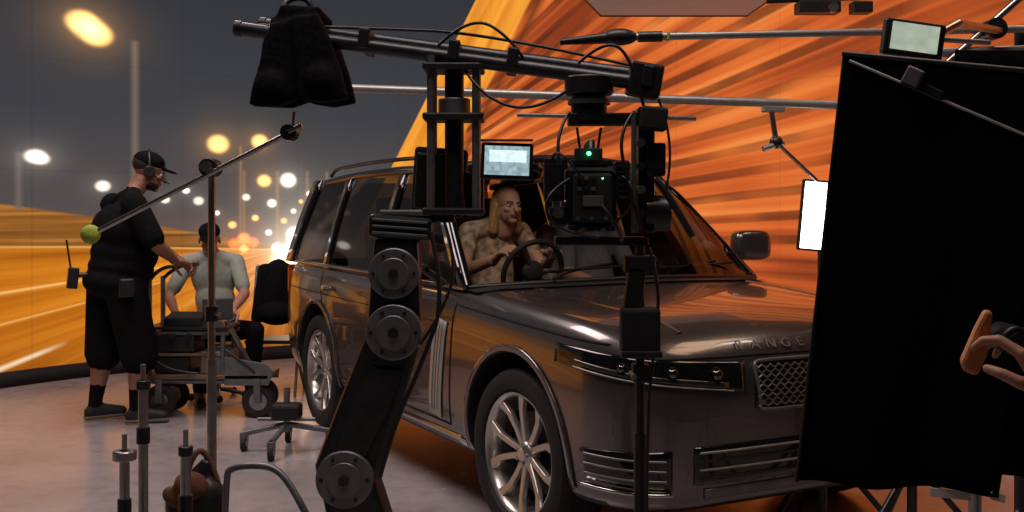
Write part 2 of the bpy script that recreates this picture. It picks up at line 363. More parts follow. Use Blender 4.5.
side_ribbon('bonnet_gap',lin((2.12,.965),(.83,1.035),20),.009,GAP)
side_ribbon('sill_trim',lin((.95,.355),(-.98,.355),20),.05,CHROME,.004)
side_ribbon('feature_line',lin((.78,.93),(-2.3,.95),24),.006,GAP,.001)
side_ribbon('front_door_gill_and_bounce',lin((.69,.95),(.62,.44),8),.15,SATIN,.007)  # gill blade, made wide and pale to paint in a bounce reflection
for k,xx in enumerate((.655,.69,.725)): side_ribbon('front_door_gill_slot_%d'%k,lin((xx,.93),(xx-.065,.47),8),.006,GREY,.010)
side_ribbon('door_handle_front',lin((-.30,.985),(-.10,.985),4),.028,PAINT,.022)
side_ribbon('door_handle_rear',lin((-1.30,.99),(-1.10,.99),4),.028,PAINT,.022)
for ax,nm in ((AX,'front'),(-AX,'rear')):
    side_ribbon('arch_lip_'+nm,[(ax+.475*math.cos(math.radians(a)),.41+.475*math.sin(math.radians(a))) for a in range(-8,189,7)],.028,PAINT,.010)
LAMPI=mat('headlamp_reflector',(.10,.095,.09),.25,.8,noise=.3,nscale=60)
for sg,nm in ((-1,'r'),(1,'l')):
    wrap_patch('headlamp_housing_'+nm,sg*21,sg*62,lambda t:.775+.095*t,lambda t:.895+.055*t,BLKG,28,8,.006,.006)
    wrap_patch('headlamp_inner_'+nm,sg*25,sg*57,lambda t:.795+.085*t,lambda t:.818+.08*t,LAMPI,22,3,.011,.003)
    for i,ph in enumerate((27.5,36,45)):
        c=wp(sg*ph,.852+.014*i,.004); d=V((math.cos(math.radians(sg*ph)),math.sin(math.radians(sg*ph)),0))
        cyl('headlamp_projector_%s%d'%(nm,i),car,c-d*.01,c+d*.012,.028-.003*i,DGREY,seg=28,world=False)
        ball('headlamp_lens_%s%d'%(nm,i),car,c+d*.010,.024-.003*i,LENSG,world=False)
    path('headlamp_drl_'+nm,car,[wp(sg*(24+k*4),.785+.010*k,.014) for k in range(9)],.003,ALU,False)
    wrap_patch('side_intake_'+nm,sg*36,sg*54,lambda t:.40+.02*t,lambda t:.56-.02*t,BLKG,12,5,.005,.006)
    path('side_intake_bar_'+nm,car,[wp(sg*(36+k*2),.385,.012) for k in range(10)],.008,CHROME,False)
    for k in range(3): path('side_intake_fin_%s%d'%(nm,k),car,[wp(sg*(37+j*4),.44+k*.04,.012) for j in range(5)],.005,GREY,False)
wrap_patch('grille_backing',-18.5,18.5,lambda t:.70,lambda t:.89,BLKG,26,6,.006,.006)
path('grille_frame',car,[wp(-17.5,.70,.012),wp(-18,.80,.012),wp(-19,.89,.012)]+[wp(p,.895,.014) for p in range(-16,17,6)]+[wp(19,.89,.012),wp(18,.80,.012),wp(17.5,.70,.012)]+[wp(p,.695,.014) for p in range(15,-16,-6)],.008,GREY,False,True,True)
for r_ in range(5):
    z=.718+r_*.038
    path('grille_bar_%d'%r_,car,[wp(p,z+(.007 if (k%2) else -.007),.014) for k,p in enumerate([-18+q*1.125 for q in range(33)])],.0045,STEEL,False,False)
    if r_<4: path('grille_barb_%d'%r_,car,[wp(p,z+.019+(-.007 if (k%2) else .007),.014) for k,p in enumerate([-18+q*1.125 for q in range(33)])],.0035,STEEL,False,False)
wrap_patch('lower_intake',-32,32,.42,.57,BLKG,30,6,.005,.006)
for k in range(4): path('lower_intake_bar_%d'%k,car,[wp(p,.445+k*.034,.013) for p in range(-31,32,4)],.005,ALU if k in(1,3) else DGREY,False)
wrap_patch('skid_plate',-30,30,.36,.40,GREY,24,3,.006,.006)
path('bonnet_leading_gap',car,[wp(p,.915,.001) for p in range(-46,47,4)],.004,GAP,False)
txt="RANGE ROVER"
for i,ch in enumerate(txt):
    if ch==' ': continue
    ph=(i-5)*4.3; a=math.radians(ph); pt=wp(ph,.952,.006)
    cu=bpy.data.curves.new('letter_%d'%i,'FONT'); cu.body=ch; cu.size=.062; cu.extrude=.002; cu.align_x='CENTER'; cu.align_y='CENTER'; cu.materials.append(LETT)
    o=bpy.data.objects.new('bonnet_letter_%d'%i,cu); col.objects.link(o); o.parent=car
    up=V((-.6*math.cos(a),-.6*math.sin(a),.8)).normalized(); xa=V((-math.sin(a),math.cos(a),0)); za=xa.cross(up)
    mm=M((xa,up,za)).transposed().to_4x4(); mm.translation=pt+za*.004; o.matrix_local=mm
for sy in (-1,1):
    P=[[tp(x,sy*(.60+.05*(2.2-x)),.001),tp(x,sy*(.612+.05*(2.2-x)),.007),tp(x,sy*(.64+.05*(2.2-x)),.001)] for x in [2.2-.12*k for k in range(11)]]
    grid('bonnet_crease_'+('l' if sy>0 else 'r'),car,P,PAINT,False)
def roofz(x,y): return 1.765+.085*(1-(y/.75)**2)-.022*((x+.75)/1.1)**2
P=[]
for i in range(19):
    u=i/18; row=[]
    for j in range(17):
        y=-.75+1.5*j/16; k=1-(y/.75)**2; xf=.10+.20*k; xr=-2.20-.12*k; x=xf+(xr-xf)*u; row.append((x,y,roofz(x,y)))
    P.append(row)
grid('roof',car,P,PAINT,False,.035)
for sy in (-1,1):
    path('roof_rail_'+('l' if sy>0 else 'r'),car,[(-.1,sy*.70,1.79),(-.15,sy*.70,1.83),(-.4,sy*.70,1.845),(-1.1,sy*.70,1.85),(-1.8,sy*.70,1.835),(-2.0,sy*.70,1.82),(-2.05,sy*.70,1.78)],.014,BLKG,False)
    path('cant_rail_'+('l' if sy>0 else 'r'),car,[(.86,sy*.935,1.12),(.5,sy*.86,1.43),(.14,sy*.765,1.745),(-.6,sy*.765,1.772),(-1.6,sy*.765,1.755),(-2.2,sy*.75,1.71)],.024,BLKG,False,True)
P=[]
for i in range(15):
    u=i/14; row=[]
    for j in range(21):
        v=-1+2*j/20; k=1-v*v
        xb=.86+.24*k; xt=.12+.18*k; yb=.935*v; yt=.75*v; zb_=1.12+.035*k; zt_=1.75+.075*k
        row.append((xb+(xt-xb)*u,yb+(yt-yb)*u,zb_+(zt_-zb_)*u+.03*math.sin(math.pi*u)))
    P.append(row)
grid('windscreen',car,P,WIND,False)
path('windscreen_seal',car,[P[0][j] for j in range(21)],.014,BLK,False); path('windscreen_header',car,[P[-1][j] for j in range(21)],.022,BLK,False)
P2=[]
for i in range(5):
    P2.append([(.86+.24*(1-(v*v))+.13*i/4,.95*v,tp(min(1.2,.86+.24*(1-v*v)+.13*i/4),.93*v).z+.006) for v in [-1+2*j/16 for j in range(17)]])
grid('scuttle_panel',car,P2,BLK,False)
for sgn,y0 in ((1,-.55),(1,.15)):
    path('wiper_arm_%d'%(1 if y0<0 else 2),car,[(1.06,y0,1.165),(.96,y0+.12,1.20),(.92,y0+.45,1.225)],.008,BLK,False)
    path('wiper_blade_%d'%(1 if y0<0 else 2),car,[(.97,y0+.02,1.20),(.97,y0+.34,1.205),(.90,y0+.60,1.215)],.007,RUB,False)
P=[[(xb+(xt-xb)*u,v*(.90+(.73-.90)*u),1.13+(1.74-1.13)*u) for v in [-1+j/5 for j in range(11)]] for u,xb,xt in [(k/6,-2.44,-2.25) for k in range(7)]]
grid('rear_screen',car,P,SIDEG,False)
for sy in (-1,1):
    sfx='l' if sy>0 else 'r'
    def sg(x,u): return (x,sy*(.945-(.945-.765)*u-.0+.012*math.sin(math.pi*u)),1.125+(1.745-1.125)*u)
    def fx(u): return .84-.70*u
    def rx(u): return -2.38+.16*u
    grid('side_glass_'+sfx,car,[[sg(fx(u)+(rx(u)-fx(u))*t,u) for t in [k/20 for k in range(21)]] for u in [k/6 for k in range(7)]],SIDEG,False)
    def pil(nm,xb0,xb1,xt0,xt1,m):
        P=[[tuple(V(sg(xb0+(xt0-xb0)*u,u))+V((0,sy*.006,0))),tuple(V(sg(xb1+(xt1-xb1)*u,u))+V((0,sy*.006,0)))] for u in [k/6 for k in range(7)]]
        grid(nm+'_'+sfx,car,P,m,False,.02)
    pil('a_pillar',.86,.76,.14,.04,BLKG); pil('b_pillar',-.33,-.45,-.36,-.46,BLKG); pil('c_pillar',-1.36,-1.46,-1.36,-1.45,BLKG); pil('d_pillar',-2.18,-2.40,-2.04,-2.24,BLKG)
    path('belt_trim_'+sfx,car,[(.86,sy*.955,1.115),(.2,sy*.965,1.125),(-1.2,sy*.965,1.135),(-2.35,sy*.94,1.135)],.012,CHROME,False)
    path('mirror_stalk_'+sfx,car,[(.60,sy*.95,1.12),(.60,sy*1.02,1.17),(.58,sy*1.08,1.22)],.022,BLK,False)
    bm=bmesh.new(); bmesh.ops.create_cube(bm,size=1); bmesh.ops.subdivide_edges(bm,edges=bm.edges[:],cuts=1,use_grid_fill=True); bm.transform(M.Translation((.60,sy*1.14,1.30))@R(0,0,sy*-12)@M.Diagonal((.15,.25,.19,1)))
    o=mobj('mirror_shell_'+sfx,bm,PAINT,car,False,smooth=180); ss=o.modifiers.new('s','SUBSURF'); ss.levels=3; ss.render_levels=3
    box('mirror_glass_'+sfx,car,(.535,sy*1.14,1.30),(.006,.17,.12),CHROME,R(0,0,sy*-12),.002,False)
    box('tail_lamp_'+sfx,car,(-2.385,sy*.87,.98),(.12,.12,.24),REDL,R(0,0,sy*-25),.03,False)
# interior
box('dashboard',car,(.72,0,1.03),(.42,1.62,.16),INT,None,.05,False); box('cabin_floor',car,(-.7,0,.52),(2.9,1.7,.04),INT,None,.01,False)
def seat(nm,x,y):
    box(nm+'_cushion',car,(x,y,.78),(.52,.52,.18),CREAM,None,.06,False)
    box(nm+'_back',car,(x-.34,y,1.10),(.14,.50,.66),CREAM,R(0,-14,0),.06,False)
    box(nm+'_headrest',car,(x-.46,y,1.52),(.10,.28,.19),CREAM,R(0,-10,0),.045,False)
    for q in (-.06,.06): cyl(nm+'_post%d'%(q>0),car,(x-.44,y+q,1.35),(x-.46,y+q,1.5),.008,STEEL,world=False,seg=8)
seat('driver_seat',.05,-.38); seat('passenger_seat',.05,.40); seat('rear_seat_r',-1.05,-.40); seat('rear_seat_l',-1.05,.40)
stc=V((.50,-.36,1.17)); rt=R(0,-68,0).to_3x3()
path('steering_rim',car,[stc+rt@V((.185*math.cos(a*math.pi/12),.185*math.sin(a*math.pi/12),0)) for a in range(24)],.016,INT,False,True,True)
ball('steering_hub',car,stc,(.03,.07,.06),INT,world=False)
for a in (90,210,330): cyl('steering_spoke_%d'%a,car,stc,stc+rt@V((.18*math.cos(math.radians(a)),.18*math.sin(math.radians(a)),0)),.014,GREY,world=False)
box('rear_view_mirror',car,(.30,0,1.66),(.03,.24,.07),BLK,None,.01,False)
def wheel(nm,ax,sy,steer=0):
    mt=M.Translation((ax,sy*.865,RT))@M.Rotation(math.radians(steer),4,'Z')@M.Rotation(0 if sy>0 else math.pi,4,'Z')
    lathe(nm+'_tyre',car,[(.283,-.10),(.30,-.128),(.34,-.138),(.378,-.125),(.393,-.10),(.395,-.06),(.387,-.055),(.387,-.045),(.395,-.04),(.395,-.004),(.387,0),(.387,.008),(.395,.012),(.395,.05),(.387,.054),(.387,.062),(.395,.066),(.393,.10),(.378,.125),(.34,.138),(.30,.128),(.283,.10)],RUB,mt,64,False)
    lathe(nm+'_rim',car,[(.288,-.10),(.26,-.08),(.25,.02),(.262,.09),(.272,.112),(.284,.118),(.290,.108),(.283,.095)],ALLOY,mt,64,False)
    lathe(nm+'_barrel',car,[(.001,-.06),(.25,-.06),(.255,-.0)],BLKM,mt,32,False)
    lathe(nm+'_brake_disc',car,[(.001,.0),(.19,.0),(.19,.012),(.09,.014),(.001,.014)],DGREY,mt,40,False)
    lathe(nm+'_hub',car,[(.001,.098),(.028,.098),(.034,.09),(.05,.086),(.062,.07),(.065,.03)],ALLOY,mt,32,False)
    bm=bmesh.new()
    for k in range(5):
        for s2 in (-1,1):
            rs=[(.045,2*math.pi*k/5+s2*.30,.075,.019,.03),(.12,2*math.pi*k/5+s2*.25,.082,.017,.026),(.20,2*math.pi*k/5+s2*.27,.092,.018,.024),(.272,2*math.pi*k/5+s2*.36,.105,.028,.02)]
            ring=[]
            for (r_,a,y,w,dp) in rs:
                c=V((r_*math.cos(a),0,r_*math.sin(a))); t=V((-math.sin(a),0,math.cos(a)))
                ring.append([bm.verts.new(c+t*w+V((0,y-dp,0))),bm.verts.new(c+t*w*.8+V((0,y,0))),bm.verts.new(c-t*w*.8+V((0,y,0))),bm.verts.new(c-t*w+V((0,y-dp,0)))])
            for A_,B_ in zip(ring,ring[1:]):
                for q in range(4): bm.faces.new((A_[q],A_[(q+1)%4],B_[(q+1)%4],B_[q]))
            bm.faces.new(ring[0]); bm.faces.new(ring[-1][::-1])
    bm.transform(mt); mobj(nm+'_spokes',bm,ALLOY,car,False,bevel=.003)
    bm=bmesh.new()
    for k in range(5):
        a=2*math.pi*k/5+.63
        bmesh.ops.create_cone(bm,cap_ends=True,segments=10,radius1=.009,radius2=.009,depth=.02,matrix=M.Translation((.04*math.cos(a),.09,.04*math.sin(a)))@M.Rotation(math.pi/2,4,'X'))
    bm.transform(mt); mobj(nm+'_bolts',bm,STEEL,car,False)
wheel('front_wheel_r',AX,-1,4); wheel('front_wheel_l',AX,1,4); wheel('rear_wheel_r',-AX,-1); wheel('rear_wheel_l',-AX,1)
cyl('front_axle',car,(AX,-.75,RT),(AX,.75,RT),.04,BLKM,world=False); cyl('rear_axle',car,(-AX,-.75,RT),(-AX,.75,RT),.04,BLKM,world=False)

# ------------------------------------------------------------ FIGURES
def seg_d(p,a,b,r1,r2):
    ab=b-a; L=ab.length_squared; t=0 if L==0 else max(0,min(1,(p-a).dot(ab)/L)); return (p-a-ab*t).length-(r1+(r2-r1)*t)
def blob(name,parent,prims,mats,voxel,smooth=6):
    bm=bmesh.new()
    for pr in prims:
        if pr[0]=='c':
            _,a,b,r1,r2,_t=pr; a=V(a);b=V(b)
            mt,L=axm(a,b)
            if L>1e-4: bmesh.ops.create_cone(bm,cap_ends=True,segments=16,radius1=r1,radius2=r2,depth=L,matrix=mt)
            bmesh.ops.create_icosphere(bm,subdivisions=2,radius=r1*1.01,matrix=M.Translation(a)); bmesh.ops.create_icosphere(bm,subdivisions=2,radius=r2*1.01,matrix=M.Translation(b))
        elif pr[0]=='p':
            f=bm.faces.new([bm.verts.new((x,pr[2],z)) for x,z in pr[1]])
            r=bmesh.ops.extrude_face_region(bm,geom=[f]); bmesh.ops.translate(bm,vec=(0,pr[3]-pr[2],0),verts=[g for g in r['geom'] if isinstance(g,bmesh.types.BMVert)])
        else:
            _,c,rr,mt,_t=pr
            bmesh.ops.create_icosphere(bm,subdivisions=3,radius=1,matrix=M.Translation(c)@mt@M.Diagonal((*rr,1)))
    bmesh.ops.recalc_face_normals(bm,faces=bm.faces[:])
    me=bpy.data.meshes.new(name); bm.to_mesh(me); bm.free()
    for q in mats: me.materials.append(q)
    o=bpy.data.objects.new(name,me); put(o,parent)
    r=o.modifiers.new('r','REMESH'); r.mode='VOXEL'; r.voxel_size=voxel
    s=o.modifiers.new('s','SMOOTH'); s.factor=.5; s.iterations=smooth
    me=bake(o)
    inv=[]
    for pr in prims:
        if pr[0]=='e': inv.append((M.Translation(pr[1])@pr[3]@M.Diagonal((*pr[2],1))).inverted())
        else: inv.append(None)
    if len(me.materials)<len(mats):
        me.materials.clear()
        for q in mats: me.materials.append(q)
    for p in me.polygons:
        p.use_smooth=True
        if len(mats)==1: continue
        c=p.center; best=9;bt=0
        for pr,iv in zip(prims,inv):
            if iv is None: d=seg_d(c,V(pr[1]),V(pr[2]),pr[3],pr[4])
            else: d=((iv@c).length-1)*min(pr[2])
            if d<best: best=d;bt=pr[-1]
        p.material_index=bt
    return o
def frame(f,u):
    f=V(f).normalized(); r=f.cross(V(u)).normalized(); u=r.cross(f); return M((r,f,u)).transposed().to_4x4()
def head(par,c,f,u,skin,style,k=1.0):
    F=frame(f,u); T=M.Translation(c)@F@M.Scale(k,4)
    def q(x,y,z): return T@V((x,y,z))
    def e(x,y,z,a,b,c_,t,rot=None): return ('e',q(x,y,z),(a*k,b*k,c_*k),F@(rot or M.Identity(4)),t)
    def cp(a,b,r1,r2,t): return ('c',q(*a),q(*b),r1*k,r2*k,t)
    pr=[e(0,-.012,.035,.076,.096,.083,0),e(0,.02,-.035,.062,.072,.075,0),e(0,.068,-.088,.026,.022,.022,0),cp((0,.088,.012),(0,.112,-.026),.009,.013,0),
        cp((-.034,.078,.024),(.034,.078,.024),.012,.012,0),e(-.038,.066,-.02,.022,.018,.016,0),e(.038,.066,-.02,.022,.018,.016,0),
        e(-.079,-.008,-.012,.010,.020,.032,0),e(.079,-.008,-.012,.010,.020,.032,0),e(0,.089,-.052,.024,.009,.006,1),e(0,.087,-.063,.020,.009,.006,1),
        cp((0,-.02,-.06),(0,-.045,-.16),.056,.060,0)]
    if style in('short','cap','long'): pr+=[e(0,-.028,.048,.080,.090,.080,2),e(0,-.055,-.02,.072,.055,.055,2)]
    if style=='long': pr+=[cp((-.07,-.03,.03),(-.085,-.02,-.15),.03,.032,2),cp((.07,-.03,.03),(.085,-.02,-.15),.03,.032,2),e(0,-.06,-.07,.085,.05,.11,2)]
    if style=='capbeard' : pr+=[e(0,-.03,.045,.079,.088,.078,2),e(0,.035,-.070,.058,.052,.040,2)]
    blob('head',par,pr,[skin,LIP,BLOND if style=='long' else HAIR],.005*k,4)
    for s_ in (-1,1):
        ball('eyeball_%s'%('l' if s_<0 else 'r'),par,q(s_*.031,.073,.003),.0125*k,EYE); ball('iris_%s'%('l' if s_<0 else 'r'),par,q(s_*.031,.0835,.003),.006*k,IRIS)
        cyl('eyebrow_%s'%('l' if s_<0 else 'r'),par,q(s_*.018,.092,.026),q(s_*.048,.080,.028),.0035,HAIR,seg=8)
    if style.startswith('cap'):
        blob('cap',par,[e(0,-.018,.062,.085,.100,.068,0),('c',q(-.05,.075,.050),q(.05,.075,.050),.012*k,.012*k,0),e(0,.105,.045,.062,.062,.009,0)],[CLOTH],.005,3)
    return T
def hand(nm,par,wr,d,pn,side,curl,skin,k=1.0):
    d=V(d).normalized(); pn=(V(pn)-d*V(pn).dot(d)).normalized(); x=d.cross(pn)*side; wr=V(wr); pr=[]
    for i,(ox,L) in enumerate(((.030,(.044,.026,.021)),(.010,(.049,.030,.023)),(-.010,(.045,.027,.022)),(-.029,(.036,.021,.019)))):
        kn=wr+d*(.092-.004*i)*k+x*ox*k; pr.append(('c',wr+d*.012*k+x*ox*.6*k,kn,.0145*k,.0115*k,0)); a=0;p=kn
        for j,l in enumerate(L):
            a+=curl*(.75 if j==0 else 1.0)*(1+.06*i); dd=d*math.cos(a)+pn*math.sin(a); p2=p+dd*l*k; pr.append(('c',p,p2,(.0100-.001*j)*k,(.0092-.001*j)*k,0)); p=p2
    b=wr+d*.025*k+x*.022*k+pn*.004; t1=b+(d*.55+x*.75+pn*.35).normalized()*.045*k; t2=t1+(d*.8+x*.15+pn*(.3+curl*.4)).normalized()*.034*k; t3=t2+(d*.7-x*.2+pn*(.4+curl*.5)).normalized()*.026*k
    pr+=[('c',b,t1,.016*k,.0125*k,0),('c',t1,t2,.0118*k,.0105*k,0),('c',t2,t3,.0105*k,.0085*k,0),('c',wr-d*.03*k,wr+d*.02*k,.026*k,.024*k,0)]
    blob('hand_'+nm,par,pr,[skin],.0038,3)
def person(name,J,mats,skin,style,bw=1.0,shorts=False,hf=(1,0,0),hu=(0,0,1),hands=None,base=None,sleeve=.75,hk=1.0,limb=None):
    g=group(name,base or (J['pelvis'][0],J['pelvis'][1],0)); j={k:V(v) for k,v in J.items()}
    lb=limb or bw
    r=(j['shR']-j['shL']).normalized(); up=(j['chest']-j['pelvis']).normalized(); F=M((r,up.cross(r),up)).transposed().to_4x4()
    sw=(j['shR']-j['shL']).length/2; pr=[]
    e=lambda c,a,b,c_,t: pr.append(('e',V(c),(a,b,c_),F,t))
    mid=(j['pelvis']+j['chest'])/2; fw=(up.cross(r))
    e(j['pelvis'],.175*bw,.135*bw,.13,2); e(j['pelvis']+up*.11+fw*.02*bw,.168*bw,.14*bw,.13,1); e(mid+up*.02+fw*.045*(bw-.6),.168*bw,.145*bw,.18,1)
    e(j['chest'],.185*bw,.125*bw,.19,1); e(j['chest']+up*.10,sw*.98,.092*bw,.095,1)
    ns=j['neck']
    pr.append(('c',j['chest']+up*.15,ns,.075,.058,1)); pr.append(('c',ns,j['head']-V((0,0,.02)),.058,.055,0))
    pr.append(('c',ns-up*.015,j['shR'],.06,.06,1)); pr.append(('c',ns-up*.015,j['shL'],.06,.06,1))
    for s_ in 'LR':
        sh,el,wr=j['sh'+s_],j['el'+s_],j['wr'+s_]; cut=sh.lerp(el,sleeve)
        pr.append(('c',sh,cut,.070*lb,.062*lb,1)); pr.append(('c',sh.lerp(el,sleeve*.8),el,.048*lb**.5,.042*lb**.5,0)); pr.append(('c',el,el.lerp(wr,.35),.042*lb**.5,.043*lb**.5,0)); pr.append(('c',el.lerp(wr,.35),wr,.043*lb**.5,.028,0))
        hp,kn,an,toe=j['hip'+s_],j['kn'+s_],j['an'+s_],j['toe'+s_]
        if shorts:
            pr.append(('c',hp,hp.lerp(kn,1.06),.110*bw**.6,.098*bw**.6,2)); pr.append(('c',hp.lerp(kn,.9),kn,.062,.060,0)); ck=kn.lerp(an,.33); pr.append(('c',kn,ck,.062,.072,0)); cs=kn.lerp(an,.60); pr.append(('c',ck,cs,.072,.058,0)); pr.append(('c',cs,an,.058,.046,3))
        else:
            pr.append(('c',hp,kn,.098*bw**.6,.068,2)); pr.append(('c',kn,kn.lerp(an,.35),.068,.068,2)); pr.append(('c',kn.lerp(an,.35),an+(kn-an).normalized()*.03,.068,.056,2)); pr.append(('c',an+(kn-an)*.1,an,.045,.043,3))
        dr=(toe-an); dr.z=0; dr.normalize(); hl=an-dr*.035; hl.z=an.z-.045
        pr.append(('c',hl,an+V((0,0,-.01)),.042,.046,4)); t0=V((toe.x,toe.y,an.z-.05)); pr.append(('c',an+V((0,0,-.02)),t0,.047,.036,4)); pr.append(('c',hl,t0,.040,.038,4))
        sol=[hl+V((0,0,-.026)),t0+V((0,0,-.026))]
        ml,L=axm(sol[0],sol[1]); bm=bmesh.new(); bmesh.ops.create_cube(bm,size=1); ang=math.atan2(dr.y,dr.x)
        bm.transform(M.Translation((sol[0]+sol[1])/2+V((0,0,-.006)))@M.Rotation(ang,4,'Z')@M.Diagonal((L+.075,.084,.024,1))); mobj('sole_'+s_,bm,SOLE,g,bevel=.011)
    blob('body',g,pr,mats,.011,5)
    head(g,j['head'],hf,hu,skin,style,hk)
    if hands:
        for s_,(d,pn,side,curl) in hands.items(): hand(s_,g,j['wr'+s_],d,pn,side,curl,skin,1.08)
    return g
man=person('man_standing',dict(pelvis=(-2.87,7.58,1.0),chest=(-2.83,7.6,1.38),neck=(-2.755,7.63,1.655),head=(-2.66,7.69,1.80),
 shR=(-2.66,7.38,1.56),elR=(-2.49,7.34,1.28),wrR=(-2.42,7.57,1.15),shL=(-2.98,7.84,1.56),elL=(-2.74,7.97,1.28),wrL=(-2.50,7.88,1.15),
 hipR=(-2.75,7.48,.95),knR=(-2.66,7.48,.50),anR=(-2.68,7.48,.10),toeR=(-2.50,7.53,.05),
 hipL=(-2.96,7.68,.95),knL=(-2.98,7.66,.50),anL=(-3.03,7.62,.10),toeL=(-2.87,7.72,.05)),[SKIND,CLOTH,CLOTH,CLOTH,SHOE],SKIND,'capbeard',1.62,True,
 hf=(.88,.34,-.32),hands={'R':((.45,.75,-.25),(.3,-.2,-1),1,.75),'L':((.8,.1,-.3),(0,-.2,-1),-1,.75)},base=(-2.87,7.58,0),sleeve=.85,hk=1.16,limb=1.34)
hp=V((-2.66,7.69,1.805)); rv=V((.36,-.93,0))
cyl('headset_cup_r',man,hp+rv*.085+V((0,0,-.005)),hp+rv*.125+V((0,0,-.005)),.042,BLK,bevel=.006); cyl('headset_cup_l',man,hp-rv*.085,hp-rv*.125,.042,BLK,bevel=.006)
path('headset_band',man,[hp+rv*.12,hp+rv*.117+V((0,0,.09)),hp+V((0,0,.18)),hp-rv*.117+V((0,0,.09)),hp-rv*.12],.010,BLK)
path('headset_mic',man,[hp+rv*.10+V((.01,.0,-.02)),hp+rv*.09+V((.09,.05,-.08)),hp+V((.14,.03,-.09))],.004,BLK)
box('walkie_talkie',man,(-3.105,7.42,1.04),(.07,.06,.15),BLK,R(0,6,30),.008); cyl('walkie_antenna',man,(-3.12,7.42,1.11),(-3.15,7.42,1.31),.007,BLK); cyl('walkie_clip',man,(-3.10,7.43,1.06),(-3.0,7.48,1.06),.018,BLK)
box('belt_pouch',man,(-2.68,7.30,.98),(.10,.07,.13),BLK,R(0,0,20),.012)
stx=group('stool',(-2.38,8.50,0)); cyl('seat',stx,(-2.38,8.50,.41),(-2.38,8.50,.445),.19,BLK,bevel=.015); cyl('column',stx,(-2.38,8.50,.06),(-2.38,8.50,.41),.025,STEEL)
for a in range(5): cyl('leg_%d'%a,stx,(-2.38,8.50,.08),(-2.38+.22*math.cos(a*1.257),8.50+.22*math.sin(a*1.257),.04),.016,BLK); ball('caster_%d'%a,stx,(-2.38+.22*math.cos(a*1.257),8.50+.22*math.sin(a*1.257),.03),.03,RUB)
SD=.08
def sh_(d): return {k:(v[0],v[1]+SD,v[2]) for k,v in d.items()}
person('man_seated',sh_(dict(pelvis=(-2.38,8.42,.58),chest=(-2.40,8.36,.98),neck=(-2.405,8.33,1.17),head=(-2.41,8.28,1.29),
 shR=(-2.58,8.27,1.11),elR=(-2.68,8.12,.85),wrR=(-2.58,7.96,.74),shL=(-2.22,8.37,1.11),elL=(-2.12,8.25,.86),wrL=(-2.15,8.02,.76),
 hipR=(-2.46,8.36,.55),knR=(-2.40,8.06,.56),anR=(-2.44,8.12,.10),toeR=(-2.40,8.02,.05),
 hipL=(-2.30,8.42,.55),knL=(-2.02,8.20,.58),anL=(-2.08,8.28,.10),toeL=(-1.98,8.16,.05))),[SKIN,TEE,CLOTH,CLOTH,SHOE],SKIN,'cap',.95,False,
 hf=(.15,-.9,-.35),hands={'R':((.3,-.7,-.4),(0,0,-1),-1,.3),'L':((-.2,-.8,-.4),(0,0,-1),1,.3)},base=(-2.38,8.5,0))
# people in the car
def cj(d,ox,oy): return {k:cwd(v[0]+ox,v[1]+oy,v[2]) for k,v in d.items()}
CD=lambda a,b,c_: tuple(CM.to_3x3()@V((a,b,c_)))
base_sit=dict(pelvis=(-.08,0,.96),chest=(-.14,0,1.26),neck=(-.13,0,1.43),head=(-.09,0,1.555),shR=(-.12,-.18,1.39),shL=(-.12,.18,1.39),
 hipR=(.0,-.09,.95),knR=(.42,-.12,.92),anR=(.55,-.12,.62),toeR=(.68,-.12,.60),hipL=(.0,.09,.95),knL=(.42,.12,.92),anL=(.55,.12,.62),toeL=(.68,.12,.60))
dd=dict(base_sit,chest=(-.10,.02,1.26),neck=(-.05,.04,1.43),head=(.03,.07,1.545),shR=(-.06,-.15,1.39),shL=(-.06,.21,1.39),elR=(.10,-.25,1.16),wrR=(.36,-.18,1.24),elL=(.12,.27,1.16),wrL=(.36,.18,1.24))
person('driver',cj(dd,.03,-.36),[SKINF,BLOUSE,CLOTH,CLOTH,SHOE],SKINF,'long',.88,False,hf=CD(1,.05,-.05),hands={'R':(CD(.7,.1,.5),CD(.5,.5,-.5),1,.8),'L':(CD(.7,-.1,.5),CD(.5,-.5,-.5),-1,.8)},base=tuple(cwd(-.08,-.36,.0)),sleeve=.5)
dd=dict(base_sit,head=(-.06,-.06,1.55),elR=(.02,-.24,1.12),wrR=(.24,-.12,1.05),elL=(.02,.24,1.12),wrL=(.24,.12,1.05))
person('passenger',cj(dd,0,.40),[SKIN,JKT,CLOTH,CLOTH,SHOE],SKIN,'short',.95,False,hf=CD(1,-.3,0),hands={'R':(CD(.8,.3,-.3),CD(0,.2,-1),1,.4),'L':(CD(.8,-.3,-.3),CD(0,-.2,-1),-1,.4)},base=tuple(cwd(-.08,.40,.0)),sleeve=.8)

# ------------------------------------------------------------ equipment cart
ct=group('equipment_cart',(-2.2,7.85,0))
def cw(nm,x,y,r=.12,w=.06):
    q=M.Translation(V((x,y,r)))
    lathe(nm+'_tyre',ct,[(r*.55,-w*.4),(r*.7,-w*.5),(r*.92,-w*.45),(r,-w*.2),(r,w*.2),(r*.92,w*.45),(r*.7,w*.5),(r*.55,w*.4)],RUB,q,28)
    lathe(nm+'_hub',ct,[(.001,w*.45),(r*.2,w*.45),(r*.25,w*.3),(r*.58,w*.3),(r*.58,-w*.3),(.001,-w*.3)],STEEL,q,24)
for i,(x,y) in enumerate(((-2.58,7.70),(-1.86,7.70),(-2.58,8.0),(-1.90,8.0))): cw('wheel_%d'%i,x,y)
for y in (7.70,8.0):
    cyl('rail_%d'%(y>7.9),ct,(-2.70,y,.27),(-1.78,y,.27),.024,GREY); cyl('upper_rail_%d'%(y>7.9),ct,(-2.66,y,.62),(-2.08,y,.62),.018,GREY)
